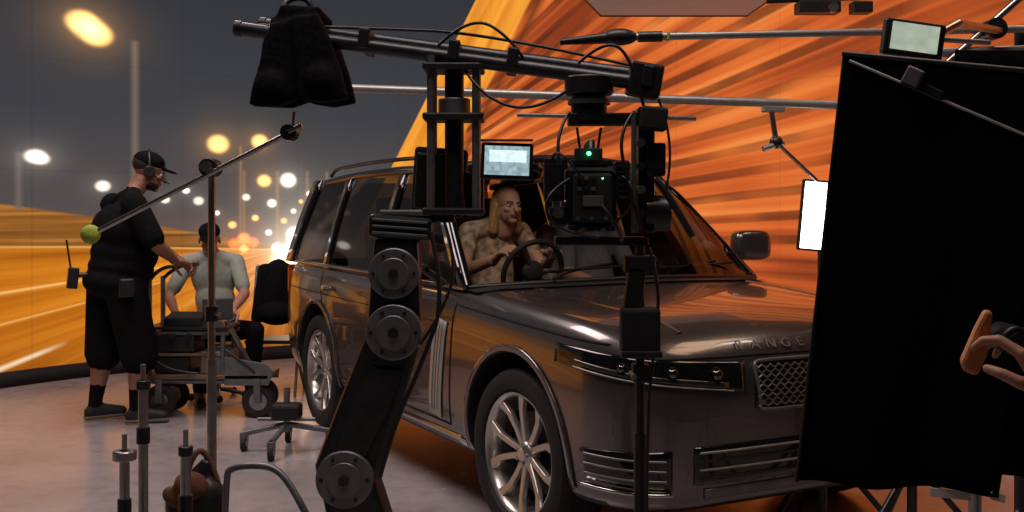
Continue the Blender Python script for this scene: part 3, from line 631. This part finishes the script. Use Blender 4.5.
for i,(x,y) in enumerate(((-2.66,7.70),(-2.66,8.0),(-2.12,7.70),(-2.12,8.0))): cyl('post_%d'%i,ct,(x,y,.25),(x,y,.64 if i>1 else 1.02),.018,GREY)
path('push_handle',ct,[(-2.66,7.70,1.0),(-2.60,7.70,1.10),(-2.40,7.70,1.115),(-2.36,7.78,1.115),(-2.36,7.95,1.115),(-2.56,8.0,1.1),(-2.66,8.0,1.0)],.014,BLK)
box('deck',ct,(-2.24,7.85,.30),(.92,.38,.03),WOOD); box('top_tray',ct,(-2.38,7.85,.655),(.60,.36,.025),DGREY); box('mid_shelf',ct,(-2.39,7.85,.46),(.54,.32,.02),WOOD)
box('battery_box',ct,(-2.50,7.85,.385),(.26,.28,.13),BLK,None,.015); box('power_unit',ct,(-2.18,7.83,.40),(.22,.26,.17),GREY,None,.012); box('cable_box',ct,(-2.48,7.83,.54),(.30,.26,.12),DGREY,None,.012)
box('control_console',ct,(-2.42,7.81,.71),(.28,.22,.07),BLK,R(8,0,0),.01); box('console_screen',ct,(-2.2,7.85,.78),(.22,.02,.16),BLK,R(-12,0,20),.006)
cyl('steer_column',ct,(-1.92,7.85,.28),(-2.12,7.80,.70),.02,STEEL); path('cable_a',ct,[(-2.6,7.65,.65),(-2.65,7.62,.5),(-2.5,7.62,.35),(-2.3,7.66,.33)],.008,BLK); path('cable_b',ct,[(-2.1,7.68,.5),(-1.95,7.62,.42),(-1.85,7.68,.3)],.009,BLK)
prism('outrigger_plate',ct,[(-2.10,.45),(-1.80,.40),(-1.74,.34),(-1.78,.24),(-2.10,.24)],.02,M.Translation((0,7.66,0)),GREY,.004)
for i,(x,y) in enumerate(((-2.58,7.70),(-1.86,7.70))): box('fork_%d'%i,ct,(x,y-.045,.20),(.05,.012,.18),GREY,None,.003)
for i in range(4): cyl('knob_%d'%i,ct,(-2.6+.12*i,7.67,.60),(-2.6+.12*i,7.63,.60),.02,BLK)
fc=group('folding_chair',(-1.96,8.85,0))
blob('jacket',fc,[('e',(-1.98,8.82,.86),(.15,.09,.26),R(0,6,0),0),('e',(-1.97,8.78,.66),(.17,.11,.10),R(),0),('c',(-2.07,8.80,1.02),(-2.13,8.76,.62),.06,.05,0),('c',(-1.88,8.80,1.02),(-1.84,8.78,.64),.06,.05,0)],[CLOTH],.012,5)
box('seat',fc,(-1.96,8.72,.45),(.42,.40,.03),BLK)
for i,(a,b) in enumerate((((-2.16,8.90,1.05),(-2.16,8.55,0)),((-1.77,8.90,1.05),(-1.77,8.55,0)),((-2.16,8.52,.46),(-2.16,8.96,0)),((-1.77,8.52,.46),(-1.77,8.96,0)))): cyl('leg_%d'%i,fc,a,b,.012,GREY)
cyl('back_bar',fc,(-2.16,8.90,1.05),(-1.77,8.90,1.05),.012,GREY)

rs=group('rolling_stand',(-1.42,6.62,0))
for i,a in enumerate((20,100,180,262)):
    e_=V((-1.42+.27*math.cos(math.radians(a)),6.62+.27*math.sin(math.radians(a)),.11)); cyl('leg_%d'%i,rs,(-1.42,6.62,.17),e_,.018,GREY); cyl('caster_%d'%i,rs,e_+V((-.014,0,-.062)),e_+V((.014,0,-.062)),.048,RUB); cyl('hub_%d'%i,rs,e_+V((-.017,0,-.062)),e_+V((.017,0,-.062)),.02,STEEL); box('caster_fork_%d'%i,rs,e_+V((0,0,-.02)),(.05,.035,.05),GREY)
cyl('column',rs,(-1.42,6.62,.12),(-1.42,6.62,.40),.02,GREY); box('weight',rs,(-1.42,6.62,.25),(.18,.14,.10),BLK,None,.02); cyl('spreader',rs,(-1.60,6.62,.20),(-1.24,6.62,.20),.012,GREY)

# ------------------------------------------------------------ camera crane
cr=group('camera_crane',(-.40,3.3,0))
A1,B1=V((-.885,3.42,2.10)),V((.42,3.15,1.885)); off=V((.05,.13,.035))
cyl('boom_tube_front',cr,A1,B1,.0225,DGREY,seg=28); cyl('boom_tube_rear',cr,A1+off,B1+off,.0225,DGREY,seg=28)
for i,t in enumerate((.30,.52,.66,.97)):
    c=A1.lerp(B1,t)+off/2; box('boom_clamp_%d'%i,cr,c,(.035,.20,.065),BLK,R(0,9.3,0),.006)
for nm,a in (('f',A1),('r',A1+off)): cyl('end_cap_'+nm,cr,a+V((-.016,.002,.002)),a+V((.004,0,0)),.026,BLK)
path('boom_truss_wire',cr,[A1.lerp(B1,.05)+V((0,0,.02)),A1.lerp(B1,.35)+V((0,0,.06)),A1.lerp(B1,.62)+V((0,0,.09)),A1.lerp(B1,.95)+V((0,0,.05))],.005,BLK)
path('cable_loop_1',cr,[A1.lerp(B1,.5)+V((0,0,.03)),A1.lerp(B1,.58)+V((0,-.02,.14)),A1.lerp(B1,.68)+V((0,-.02,.08)),A1.lerp(B1,.72)],.005,BLK)
path('cable_loop_2',cr,[A1.lerp(B1,.55)+V((0,0,.0)),A1.lerp(B1,.6)+V((0,-.05,-.12)),A1.lerp(B1,.75)+V((0,-.05,-.14)),A1.lerp(B1,.85)],.005,BLK)
for i,(x,y) in enumerate(((-.252,3.26),(-.112,3.26),(-.252,3.36),(-.112,3.36))):
    cyl('riser_%d'%i,cr,(x,y,1.50),(x,y,1.99),.0125,GREY,seg=16)
for z in (1.505,1.80,1.955): box('riser_plate_%d'%int(z*100),cr,(-.182,3.31,z),(.19,.15,.022),DGREY,None,.006)
cyl('centre_column',cr,(-.182,3.31,1.5),(-.182,3.31,1.95),.03,DGREY); cyl('pivot_collar',cr,(-.182,3.31,1.80),(-.182,3.31,1.86),.05,GREY,bevel=.004)
box('counterweight_box',cr,(-.235,3.42,1.60),(.17,.10,.22),BLKM,R(0,4,0),.012); box('counterweight_rib',cr,(-.235,3.36,1.60),(.15,.02,.18),BLK,R(0,4,0),.008)
box('receiver_box',cr,(-.12,3.40,1.56),(.06,.06,.14),BLK,None,.008)
def disc(nm,x,z,y,r,d,m=GREY):
    cyl(nm,cr,(x,y-d/2,z),(x,y+d/2,z),r,m,seg=40,bevel=.004); cyl(nm+'_cap',cr,(x,y-d/2-.008,z),(x,y-d/2,z),r*.62,m,seg=32,bevel=.003); cyl(nm+'_bolt',cr,(x,y-d/2-.015,z),(x,y-d/2-.008,z),r*.2,DGREY,seg=6)
    for k in range(6): cyl(nm+'_screw%d'%k,cr,(x+r*.8*math.cos(k*1.047),y-d/2-.004,z+r*.8*math.sin(k*1.047)),(x+r*.8*math.cos(k*1.047),y-d/2,z+r*.8*math.sin(k*1.047)),r*.07,BLK,seg=8)
box('arm_head',cr,(-.345,3.30,1.455),(.20,.14,.075),DGREY,R(0,4,0),.015); box('arm_head_cap',cr,(-.33,3.30,1.50),(.16,.12,.02),GREY,None,.006); box('arm_head_link',cr,(-.25,3.31,1.485),(.14,.10,.03),DGREY)
for i in range(3): box('arm_head_fin_%d'%i,cr,(-.345,3.225,1.435+.02*i),(.17,.012,.008),GREY,R(0,4,0),.002)
disc('elbow_upper',-.362,1.315,3.26,.078,.11); disc('elbow_lower',-.362,1.135,3.26,.086,.12)
prism('arm_knuckle',cr,[(-.435,1.315),(-.425,1.42),(-.29,1.42),(-.285,1.32),(-.280,1.14),(-.30,1.07),(-.43,1.07),(-.448,1.14)],.07,M.Translation((0,3.23,0)),DGREY,.012)
prism('arm_forearm',cr,[(-.450,1.13),(-.285,1.10),(-.335,.93),(-.425,.64),(-.50,.60),(-.60,.64),(-.61,.72),(-.53,.93)],.10,M.Translation((0,3.23,0)),DGREY,.02)
prism('arm_forearm_cover',cr,[(-.43,1.03),(-.335,1.02),(-.375,.90),(-.455,.74),(-.555,.74),(-.50,.92)],.012,M.Translation((0,3.215,0)),DGREY,.006)
disc('shoulder',-.512,.685,3.27,.088,.14)
prism('arm_lower',cr,[(-.60,.70),(-.43,.72),(-.36,.50),(-.30,.26),(-.52,.26),(-.56,.50)],.12,M.Translation((0,3.22,0)),DGREY,.02)
cyl('turret',cr,(-.41,3.28,.12),(-.41,3.28,.30),.14,DGREY,seg=40,bevel=.01); box('base_plate',cr,(-.41,3.28,.06),(.46,.46,.12),BLK,None,.02)
path('arm_cable',cr,[(-.25,3.24,1.44),(-.20,3.18,1.25),(-.27,3.17,1.05),(-.36,3.18,.85),(-.40,3.18,.70)],.007,BLK); path('arm_cable_2',cr,[(-.22,3.26,1.50),(-.16,3.2,1.35),(-.22,3.18,1.18),(-.28,3.2,1.1)],.005,BLK)
cyl('tip_bearing',cr,(.235,3.2,1.86),(.235,3.2,1.915),.075,BLK,bevel=.005); cyl('tip_pan_motor',cr,(.235,3.2,1.78),(.235,3.2,1.86),.055,DGREY,bevel=.004); cyl('tip_ring',cr,(.235,3.2,1.83),(.235,3.2,1.845),.065,GREY)
box('head_top_arm',cr,(.30,3.2,1.785),(.26,.08,.035),BLK); box('head_side_arm',cr,(.405,3.2,1.63),(.05,.09,.38),BLK,None,.006); box('head_side_rail',cr,(.365,3.15,1.62),(.014,.03,.36),GREY)
box('head_lower_arm',cr,(.27,3.2,1.415),(.28,.09,.026),BLK); cyl('tilt_motor',cr,(.40,3.20,1.50),(.48,3.20,1.50),.055,DGREY,bevel=.005); box('tilt_gearbox',cr,(.43,3.16,1.66),(.06,.06,.10),BLK,None,.008); box('electronics_box',cr,(.42,3.12,1.78),(.08,.05,.07),BLKM,R(0,6,0),.008)
box('head_bracket',cr,(.40,3.17,1.90),(.10,.08,.10),BLK,R(0,10,0),.008)
for i in range(5): cyl('head_knob_%d'%i,cr,(.385,3.145,1.50+.07*i),(.385,3.12,1.50+.07*i),.013,STEEL if i%2 else BLK,seg=12)
path('focus_lever',cr,[(.43,3.12,1.60),(.46,3.1,1.56),(.53,3.08,1.43)],.011,BLK); path('tip_cable',cr,[(.20,3.15,1.95),(.28,3.1,2.02),(.36,3.1,1.95),(.40,3.12,1.78)],.005,BLK)
path('tip_cable_2',cr,[(.44,3.15,1.84),(.49,3.1,1.7),(.45,3.1,1.55)],.004,BLK); path('tip_cable_3',cr,[(.36,3.1,1.80),(.31,3.05,1.74),(.33,3.05,1.6),(.38,3.07,1.45)],.005,BLK); path('tip_cable_4',cr,[(.17,3.12,1.80),(.12,3.06,1.72),(.14,3.05,1.64)],.005,BLK)
sb=group('sandbag',(-.68,3.4,0))
LL=[(-.765,2.10),(-.68,2.12),(-.676,2.0),(-.69,1.86),(-.75,1.838),(-.835,1.842),(-.825,1.90),(-.80,1.98),(-.79,2.05)]; RR=[(-.70,2.12),(-.615,2.13),(-.575,2.05),(-.545,1.96),(-.522,1.865),(-.60,1.85),(-.672,1.862),(-.684,1.99)]
blob('pouch',sb,[('p',LL,3.32,3.385,0),('p',RR,3.31,3.38,0),('e',(-.765,3.335,1.90),(.055,.045,.06),R(),0),('e',(-.605,3.33,1.92),(.06,.045,.06),R(),0),('c',(-.755,3.36,2.11),(-.64,3.36,2.12),.022,.022,0),('p',[(x,z+.02) for x,z in LL],3.56,3.61,0),('p',[(x-.01,z+.01) for x,z in RR],3.56,3.61,0),('p',[(-.75,2.135),(-.62,2.13),(-.61,2.16),(-.74,2.165)],3.34,3.60,0)],[CLOTH],.007,7)
path('handle',sb,[(-.74,3.40,2.15),(-.74,3.42,2.20),(-.65,3.42,2.20),(-.65,3.42,2.14)],.009,BLK)
# cinema camera
cc=group('cinema_camera',(.235,3.2,0))
box('camera_body',cc,(.235,3.20,1.55),(.15,.20,.17),BLK,None,.01); box('camera_top_plate',cc,(.235,3.2,1.65),(.12,.18,.02),DGREY); box('battery',cc,(.235,3.065,1.545),(.11,.06,.14),BLKM,None,.008); box('battery_label',cc,(.235,3.033,1.535),(.06,.003,.03),GREY,None,.001)
cyl('lens_barrel',cc,(.235,3.30,1.54),(.235,3.46,1.54),.055,BLK,seg=32); box('matte_box',cc,(.235,3.50,1.54),(.20,.09,.16),BLKM,None,.006); cyl('lens_ring',cc,(.235,3.34,1.54),(.235,3.37,1.54),.06,DGREY,seg=32)
path('top_handle',cc,[(.235,3.12,1.65),(.235,3.12,1.71),(.235,3.28,1.71),(.235,3.28,1.65)],.012,BLK,True,False)
for i in range(6): box('button_%d'%i,cc,(.195+.02*(i%3),3.033,1.60-.03*(i//3)),(.012,.006,.01),GREY if i%2 else BLK,None,.001)
for i in range(4): cyl('port_%d'%i,cc,(.16,3.12+.04*i,1.53),(.148,3.12+.04*i,1.53),.009,STEEL,seg=12)
ball('status_led',cc,(.222,3.03,1.672),.006,GREENLED); ball('status_led_b',cc,(.262,3.03,1.60),.0022,GREENLED); box('transmitter',cc,(.222,3.06,1.668),(.08,.05,.04),BLKM)
box('side_recorder',cc,(.125,3.14,1.60),(.06,.08,.13),BLK,None,.006); box('side_recorder_vent',cc,(.125,3.098,1.60),(.045,.004,.09),DGREY,None,.001); box('side_motor_driver',cc,(.135,3.12,1.49),(.05,.06,.06),DGREY,None,.006)
box('right_module',cc,(.325,3.12,1.60),(.04,.09,.11),BLK,None,.006); cyl('side_dial',cc,(.135,3.09,1.50),(.135,3.075,1.50),.016,STEEL)
for i in range(5): box('heat_fin_%d'%i,cc,(.325,3.072,1.565+.018*i),(.034,.006,.006),DGREY,None,.001)
for i in range(3): cyl('bnc_%d'%i,cc,(.19+.04*i,3.03,1.485),(.19+.04*i,3.012,1.485),.006,STEEL,seg=10)
for i in (0,1): cyl('antenna_%d'%i,cc,(.20+.05*i,3.07,1.68),(.19+.07*i,3.07,1.75),.004,BLK)
cyl('rod_l',cc,(.205,3.05,1.45),(.205,3.5,1.45),.0075,STEEL); cyl('rod_r',cc,(.265,3.05,1.45),(.265,3.5,1.45),.0075,STEEL); box('base_shoe',cc,(.235,3.2,1.455),(.14,.22,.02),DGREY)
cyl('focus_motor',cc,(.31,3.30,1.50),(.31,3.38,1.50),.022,DGREY); path('loom',cc,[(.17,3.1,1.6),(.10,3.05,1.56),(.10,3.05,1.48),(.17,3.06,1.44),(.25,3.04,1.43)],.005,BLK); path('loom_b',cc,[(.30,3.1,1.62),(.35,3.04,1.6),(.35,3.04,1.5),(.29,3.06,1.47)],.004,BLK); path('loom_c',cc,[(.20,3.03,1.60),(.16,3.0,1.66),(.12,3.05,1.68),(.12,3.1,1.66)],.004,BLK); path('loom_d',cc,[(.26,3.03,1.52),(.30,3.0,1.47),(.32,3.05,1.42)],.005,BLK)
mo=group('camera_monitor',(-.015,3.12,0)); box('housing',mo,(-.015,3.12,1.653),(.155,.025,.110),BLK,R(0,2,0),.006); box('screen',mo,(-.015,3.105,1.655),(.133,.004,.086),SCR1,R(0,2,0),.001)
box('screen_picture_band',mo,(-.012,3.102,1.668),(.11,.002,.035),SCRW,R(0,2,0),.001)
cyl('mount_arm',mo,(.06,3.13,1.64),(.088,3.14,1.625),.009,BLK); ball('mount_joint',mo,(.06,3.13,1.64),.014,DGREY); box('sun_hood',mo,(-.015,3.09,1.714),(.155,.05,.004),BLKM)
vp=group('lighting_stand',(.378,3.1,0))
cyl('post',vp,(.378,3.1,.10),(.378,3.1,1.40),.0135,DGREY); cyl('post_lower',vp,(.378,3.1,.10),(.378,3.1,.85),.0185,BLK)
box('clamp_top',vp,(.375,3.1,1.35),(.09,.07,.05),BLK); box('plate',vp,(.36,3.09,1.28),(.05,.05,.12),BLK,R(0,8,0)); box('battery_plate',vp,(.375,3.08,1.155),(.115,.07,.135),BLKM,None,.01); box('battery_lip',vp,(.375,3.04,1.09),(.12,.03,.02),DGREY)
box('clamp_mid',vp,(.378,3.09,1.03),(.05,.05,.05),BLK); cyl('tbar',vp,(.35,3.08,1.03),(.35,3.0,1.03),.008,STEEL)
path('wire',vp,[(.40,3.07,1.40),(.43,3.06,1.3),(.42,3.05,1.15),(.39,3.06,.9),(.395,3.07,.4)],.005,BLK)
for a in (30,150,270): cyl('leg_%d'%a,vp,(.378,3.1,.32),(.378+.42*math.cos(math.radians(a)),3.1+.42*math.sin(math.radians(a)),.014),.012,BLK)

# ------------------------------------------------------------ C-stand left
def cstand(name,x,y,top,m=STEEL):
    g=group(name,(x,y,0)); cyl('column',g,(x,y,.25),(x,y,1.0 if top>1.1 else top),.0165,m); cyl('riser',g,(x,y,min(top*.6,.9)),(x,y,top),.0125,m)
    for i,a in enumerate((100,220,340)):
        c,s_=math.cos(math.radians(a)),math.sin(math.radians(a)); path('leg_%d'%i,g,[(x,y,.30+.03*i),(x+.1*c,y+.1*s_,.28+.03*i),(x+.2*c,y+.2*s_,.10),(x+.45*c,y+.45*s_,.02)],.012,m)
    cyl('collar',g,(x,y,.24),(x,y,.38),.024,DGREY)
    return g
cs=cstand('c_stand',-1.03,3.6,1.66)
cyl('grip_head',cs,(-1.03,3.55,1.655),(-1.03,3.63,1.655),.032,DGREY,bevel=.004); cyl('grip_knob',cs,(-1.03,3.52,1.655),(-1.03,3.55,1.655),.018,STEEL); cyl('joint_collar',cs,(-1.03,3.6,1.13),(-1.03,3.6,1.18),.022,DGREY); cyl('tbar',cs,(-1.03,3.6,1.155),(-.98,3.55,1.155),.006,STEEL)
cyl('gobo_arm',cs,(-1.43,3.58,1.43),(-.735,3.52,1.775),.009,STEEL,seg=14); cyl('arm_head',cs,(-.745,3.49,1.77),(-.745,3.55,1.77),.028,DGREY,bevel=.004); cyl('arm_head_knob',cs,(-.70,3.50,1.79),(-.745,3.50,1.77),.012,STEEL)
cyl('arm_pin',cs,(-.735,3.52,1.77),(-.73,3.52,1.84),.006,STEEL)
ball('tennis_ball',cs,(-1.437,3.58,1.427),.033,BALL)
sb2=group('shot_bag',(-1.03,3.5,0))
blob('pouch',sb2,[('e',(-1.03,3.49,.52),(.085,.06,.11),R(0,10,0),0),('e',(-1.10,3.52,.50),(.06,.06,.10),R(0,-12,0),0),('c',(-1.05,3.5,.60),(-1.02,3.5,.66),.05,.025,0)],[BLK],.008,4)
blob('flap',sb2,[('e',(-1.055,3.455,.60),(.06,.035,.05),R(0,20,0),0),('e',(-1.11,3.47,.56),(.05,.03,.035),R(0,30,0),0)],[BROWN],.008,3)
path('strap',sb2,[(-1.09,3.47,.58),(-1.06,3.46,.70),(-1.02,3.5,.72),(-.98,3.5,.60)],.010,BROWN)
for (x,y,t,cap) in ((-1.20,3.25,.765,1),(-1.17,3.33,.97,0),(-.995,3.2,.79,0)):
    g=group('light_stand',(x,y,0)); cyl('column',g,(x,y,.10),(x,y,t),.0155,STEEL); cyl('spigot',g,(x,y,t),(x,y,t+.05),.008,STEEL)
    cyl('cap',g,(x,y,t-.03),(x,y,t),.022 if not cap else .036,STEEL if cap else DGREY,bevel=.004)
    cyl('lower_collar',g,(x,y,t-.20),(x,y,t-.15),.021,BLK)
    for i,a in enumerate((80,200,320)): cyl('leg_%d'%i,g,(x,y,.30),(x+.18*math.cos(math.radians(a)),y+.18*math.sin(math.radians(a)),.012),.010,STEEL)
eb=group('equipment_case',(-1.09,3.0,0)); box('case',eb,(-1.06,2.98,.25),(.20,.20,.50),BLK,None,.02); box('lid',eb,(-1.06,2.98,.515),(.20,.19,.03),DGREY,None,.01)
cyl('dial',eb,(-1.09,2.95,.53),(-1.09,2.95,.57),.035,BLK); box('module',eb,(-1.02,2.98,.56),(.10,.10,.07),BLKM,R(0,0,20),.01); path('cable',eb,[(-.98,2.95,.55),(-1.04,2.92,.64),(-1.10,2.95,.62),(-1.10,2.95,.5)],.008,BLK)
tr=group('tube_rack',(-.78,3.3,0)); path('loop',tr,[(-.92,3.35,0),(-.92,3.35,.66),(-.89,3.35,.69),(-.80,3.33,.70),(-.74,3.32,.69),(-.68,3.30,.62),(-.58,3.25,.45),(-.58,3.25,0)],.011,GREY)
path('foot',tr,[(-.92,3.35,.012),(-.92,3.55,.012),(-.58,3.50,.012),(-.58,3.25,.012)],.011,GREY,True,False)

# ------------------------------------------------------------ boom poles, right
def tstand(name,x,y,top):
    g=group(name,(x,y,0)); cyl('column',g,(x,y,.12),(x,y,top),.02,DGREY)
    for i,a in enumerate((90,210,330)): cyl('leg_%d'%i,g,(x,y,.5),(x+.45*math.cos(math.radians(a)),y+.45*math.sin(math.radians(a)),.015),.013,DGREY)
    return g
g=tstand('boom_stand',1.72,3.55,2.13)
cyl('boom_upper',g,(.30,3.5,2.085),(1.80,3.5,2.115),.0125,ALU); cyl('boom_taper',g,(.16,3.5,2.07),(.33,3.5,2.085),.010,BLK,r2=.02); ball('boom_joint',g,(.36,3.5,2.087),(.06,.03,.028),BLK)
cyl('boom_sleeve',g,(.42,3.5,2.087),(.50,3.5,2.089),.018,DGREY); cyl('boom_clamp',g,(1.60,3.46,2.11),(1.60,3.56,2.11),.035,DGREY); box('boom_mark',g,(.52,3.5,2.089),(.012,.028,.028),BALL)
cyl('boom_lower_strut',g,(1.30,3.5,2.03),(1.80,3.52,2.05),.016,ALU); cyl('strut_link',g,(1.45,3.5,2.0),(1.72,3.5,2.24),.012,STEEL)
g=tstand('boom_stand',1.62,4.25,1.97)
cyl('boom',g,(-.70,4.2,2.0),(1.66,4.25,1.925),.0175,ALU); cyl('boom_end',g,(-.74,4.2,2.001),(-.70,4.2,2.0),.018,BLK); cyl('boom_sleeve',g,(.3,4.22,1.968),(.45,4.225,1.964),.02,ALU)
cyl('boom_second',g,(.02,4.28,1.90),(.75,4.28,1.885),.009,ALU)
g=tstand('panel_light',1.36,4.6,1.42)
box('panel_frame',g,(1.288,4.5,1.49),(.108,.04,.305),BLK,R(0,5,-8),.006); box('panel_face',g,(1.286,4.476,1.49),(.090,.006,.285),PANEL,R(0,5,-8),.002)
cyl('arm_a',g,(1.10,4.45,1.93),(1.12,4.45,1.80),.012,STEEL); cyl('arm_b',g,(1.12,4.45,1.80),(1.30,4.48,1.64),.008,STEEL); ball('arm_joint',g,(1.12,4.45,1.80),.028,DGREY); box('arm_clamp',g,(1.10,4.42,1.94),(.09,.05,.03),ALU)
cyl('yoke',g,(1.30,4.52,1.64),(1.36,4.58,1.42),.009,BLK); cyl('arm_clip',g,(1.06,4.43,1.77),(1.15,4.45,1.80),.012,ALU)
g=group('field_monitor',(1.15,3.0,0))
box('housing',g,(1.145,3.0,1.995),(.175,.03,.105),BLK,R(0,8,0),.008); box('screen',g,(1.145,2.982,1.998),(.135,.004,.078),SCR2,R(0,8,0),.001)
cyl('bracket',g,(1.24,3.03,2.02),(1.32,3.1,2.06),.012,STEEL); cyl('bracket_down',g,(1.16,3.03,1.95),(1.18,3.05,1.86),.012,STEEL); cyl('bracket_arm',g,(1.32,3.1,2.06),(1.60,3.45,2.10),.012,STEEL)
cyl('bracket_b',g,(1.22,3.02,2.0),(1.40,3.08,2.0),.008,ALU)
# flag
fl=group('floppy_flag',(.95,2.42,0))
TL,TR,BR,BL=V((.808,2.55,1.885)),V((1.215,2.30,1.80)),V((1.06,2.30,.885)),V((.692,2.55,.847))
P=[]
for i in range(25):
    u=i/24; row=[]
    for k in range(25):
        v=k/24; q=TL.lerp(TR,u).lerp(BL.lerp(BR,u),v); q=q+V((0,.012*math.sin(u*9+v*2)*v,.006*math.sin(u*11)*v)); row.append(tuple(q))
    P.append(row)
grid('cloth',fl,P,FLAGM,thick=.004)
P=[]
for i in range(13):
    u=i/12; P.append([tuple((V((1.03,2.44,1.88))+V((.32*u,-.1*u,-.02*u))).lerp(V((1.0,2.44,.9))+V((.34*u,-.1*u,0)),k/12)+V((0,.01*math.sin(u*7),0))) for k in range(13)])
grid('second_leaf',fl,P,FLAGM,thick=.004)
cyl('frame_top',fl,TL+V((-.005,0,.003)),TR+V((0,0,.003)),.0065,BLK); cyl('frame_side',fl,TL,BL,.005,BLK); cyl('frame_diagonal',fl,(.815,2.535,1.868),(1.21,2.285,1.63),.0035,ALU)
box('label',fl,(.985,2.36,.868),(.085,.003,.02),WHITE,R(0,-1,-31),.001); box('label_b',fl,(1.06,2.29,.88),(.03,.003,.018),WHITE,R(0,8,-31),.001)
box('corner_clamp',fl,(.955,2.44,1.79),(.10,.03,.025),DGREY,R(0,28,-31),.004); box('corner_clamp_b',fl,(.93,2.43,1.815),(.04,.03,.04),GREY,R(0,28,-31),.004)
fs=cstand('flag_stand',1.20,2.72,1.88)
cyl('gobo_arm',fs,(.9,2.60,1.84),(1.35,2.70,1.86),.008,STEEL); cyl('grip_head',fs,(1.20,2.66,1.855),(1.20,2.76,1.855),.032,DGREY)
kr=group('grip_arm',(1.05,2.15,0)); cyl('rod',kr,(1.02,2.17,1.245),(1.24,2.19,1.27),.008,STEEL); cyl('knob',kr,(1.005,2.085,1.245),(1.01,2.18,1.245),.030,BLK,bevel=.006,seg=28); cyl('knob_face',kr,(1.004,2.077,1.245),(1.005,2.085,1.245),.018,DGREY)
prism('orange_lit_fingers',kr,[(-.018,-.06),(.012,-.065),(.022,-.02),(.02,.03),(.016,.07),(-.002,.072),(-.014,.03),(-.028,-.04)],.02,M.Translation((.945,2.12,1.235))@R(0,12,0),ORG,.008)  # made-up shape for fingers lit orange, the light painted as its colour
cyl('lit_fingers_link',kr,(.95,2.135,1.24),(1.0,2.135,1.245),.010,STEEL)
person('technician',dict(pelvis=(1.46,1.98,.98),chest=(1.44,1.99,1.38),neck=(1.425,1.995,1.60),head=(1.39,2.02,1.73),
 shR=(1.42,2.17,1.52),elR=(1.44,2.22,1.22),wrR=(1.25,2.20,1.27),shL=(1.44,1.80,1.52),elL=(1.30,1.86,1.04),wrL=(1.055,2.05,1.14),
 hipR=(1.46,2.07,.94),knR=(1.44,2.08,.50),anR=(1.47,2.08,.10),toeR=(1.32,2.10,.05),hipL=(1.46,1.89,.94),knL=(1.44,1.87,.50),anL=(1.47,1.86,.10),toeL=(1.32,1.86,.05)),
 [SKIN,CLOTH,CLOTH,CLOTH,SHOE],SKIN,'short',1.0,False,hf=(-1,.25,-.1),hands={'L':((-.42,.25,.85),(-.7,.55,-.3),1,.65),'R':((-.9,.1,.2),(0,-.6,-.5),1,.5)},base=(1.46,2.0,0))

# ------------------------------------------------------------ overhead pieces
g=group('overhead_light_panel',(1.4,8.6,3.31))
P=[[(.40,8.0,3.31),(.80,9.5,3.31)],[(2.2,8.0,3.31),(2.13,9.5,3.31)]]
grid('diffuser',g,P,OVER,thick=.05)
cyl('frame_back',g,(.80,9.5,3.30),(2.13,9.5,3.30),.025,BLK); cyl('frame_side_a',g,(.40,8.0,3.30),(.80,9.5,3.30),.02,BLK); cyl('frame_side_b',g,(2.2,8.0,3.30),(2.13,9.5,3.30),.02,BLK); cyl('hanger_a',g,(.7,8.6,3.32),(.7,8.6,5.55),.01,BLK); cyl('hanger_b',g,(2.1,8.6,3.32),(2.1,8.6,5.55),.01,BLK)
g=group('lighting_truss',(2.6,6.6,2.9))
cyl('pipe',g,(1.6,6.6,2.84),(3.6,6.2,2.84),.024,BLK); box('fixture_a',g,(1.90,6.53,2.775),(.26,.12,.07),BLK); box('fixture_b',g,(2.16,6.5,2.77),(.12,.10,.07),BLK); cyl('fixture_knob',g,(1.98,6.45,2.765),(1.98,6.5,2.765),.03,STEEL); cyl('drop_a',g,(1.8,6.56,2.84),(1.8,6.56,5.55),.01,BLK); cyl('drop_b',g,(3.5,6.22,2.84),(3.5,6.22,5.55),.01,BLK)

# ------------------------------------------------------------ lights
def area(name,loc,rot,sx,sy,e,c):
    l=bpy.data.lights.new(name,'AREA'); l.shape='RECTANGLE'; l.size=sx; l.size_y=sy; l.energy=e; l.color=c; o=bpy.data.objects.new(name,l); o.location=loc; o.rotation_euler=[math.radians(a) for a in rot]; col.objects.link(o)
area('unseen_overhead_fill',(-2.8,6.4,5.2),(0,8,0),2.5,3.0,180,(1,.82,.80))  # added overhead fill on the left, no such fixture in view
area('unseen_overhead_fill',(-.2,2.6,5.0),(25,0,0),3.0,1.6,95,(1,.86,.80))  # unseen lamp added to brighten the bonnet and car front
area('unseen_overhead_fill',(3.2,5.0,5.2),(0,-20,0),1.6,2.4,40,(1,.66,.45))  # warm fill lamp added overhead at right, unseen
w=bpy.data.worlds.new('studio_dark'); w.use_nodes=True; w.node_tree.nodes['Background'].inputs[0].default_value=(.010,.009,.009,1); sc.world=w
cd=bpy.data.cameras.new('cam'); cd.sensor_width=36; cd.lens=36.9; cd.shift_y=-43/1024; cd.clip_start=.05
co=bpy.data.objects.new('camera',cd); co.location=(0,0,1.5); co.rotation_euler=(math.pi/2,0,0); col.objects.link(co); sc.camera=co
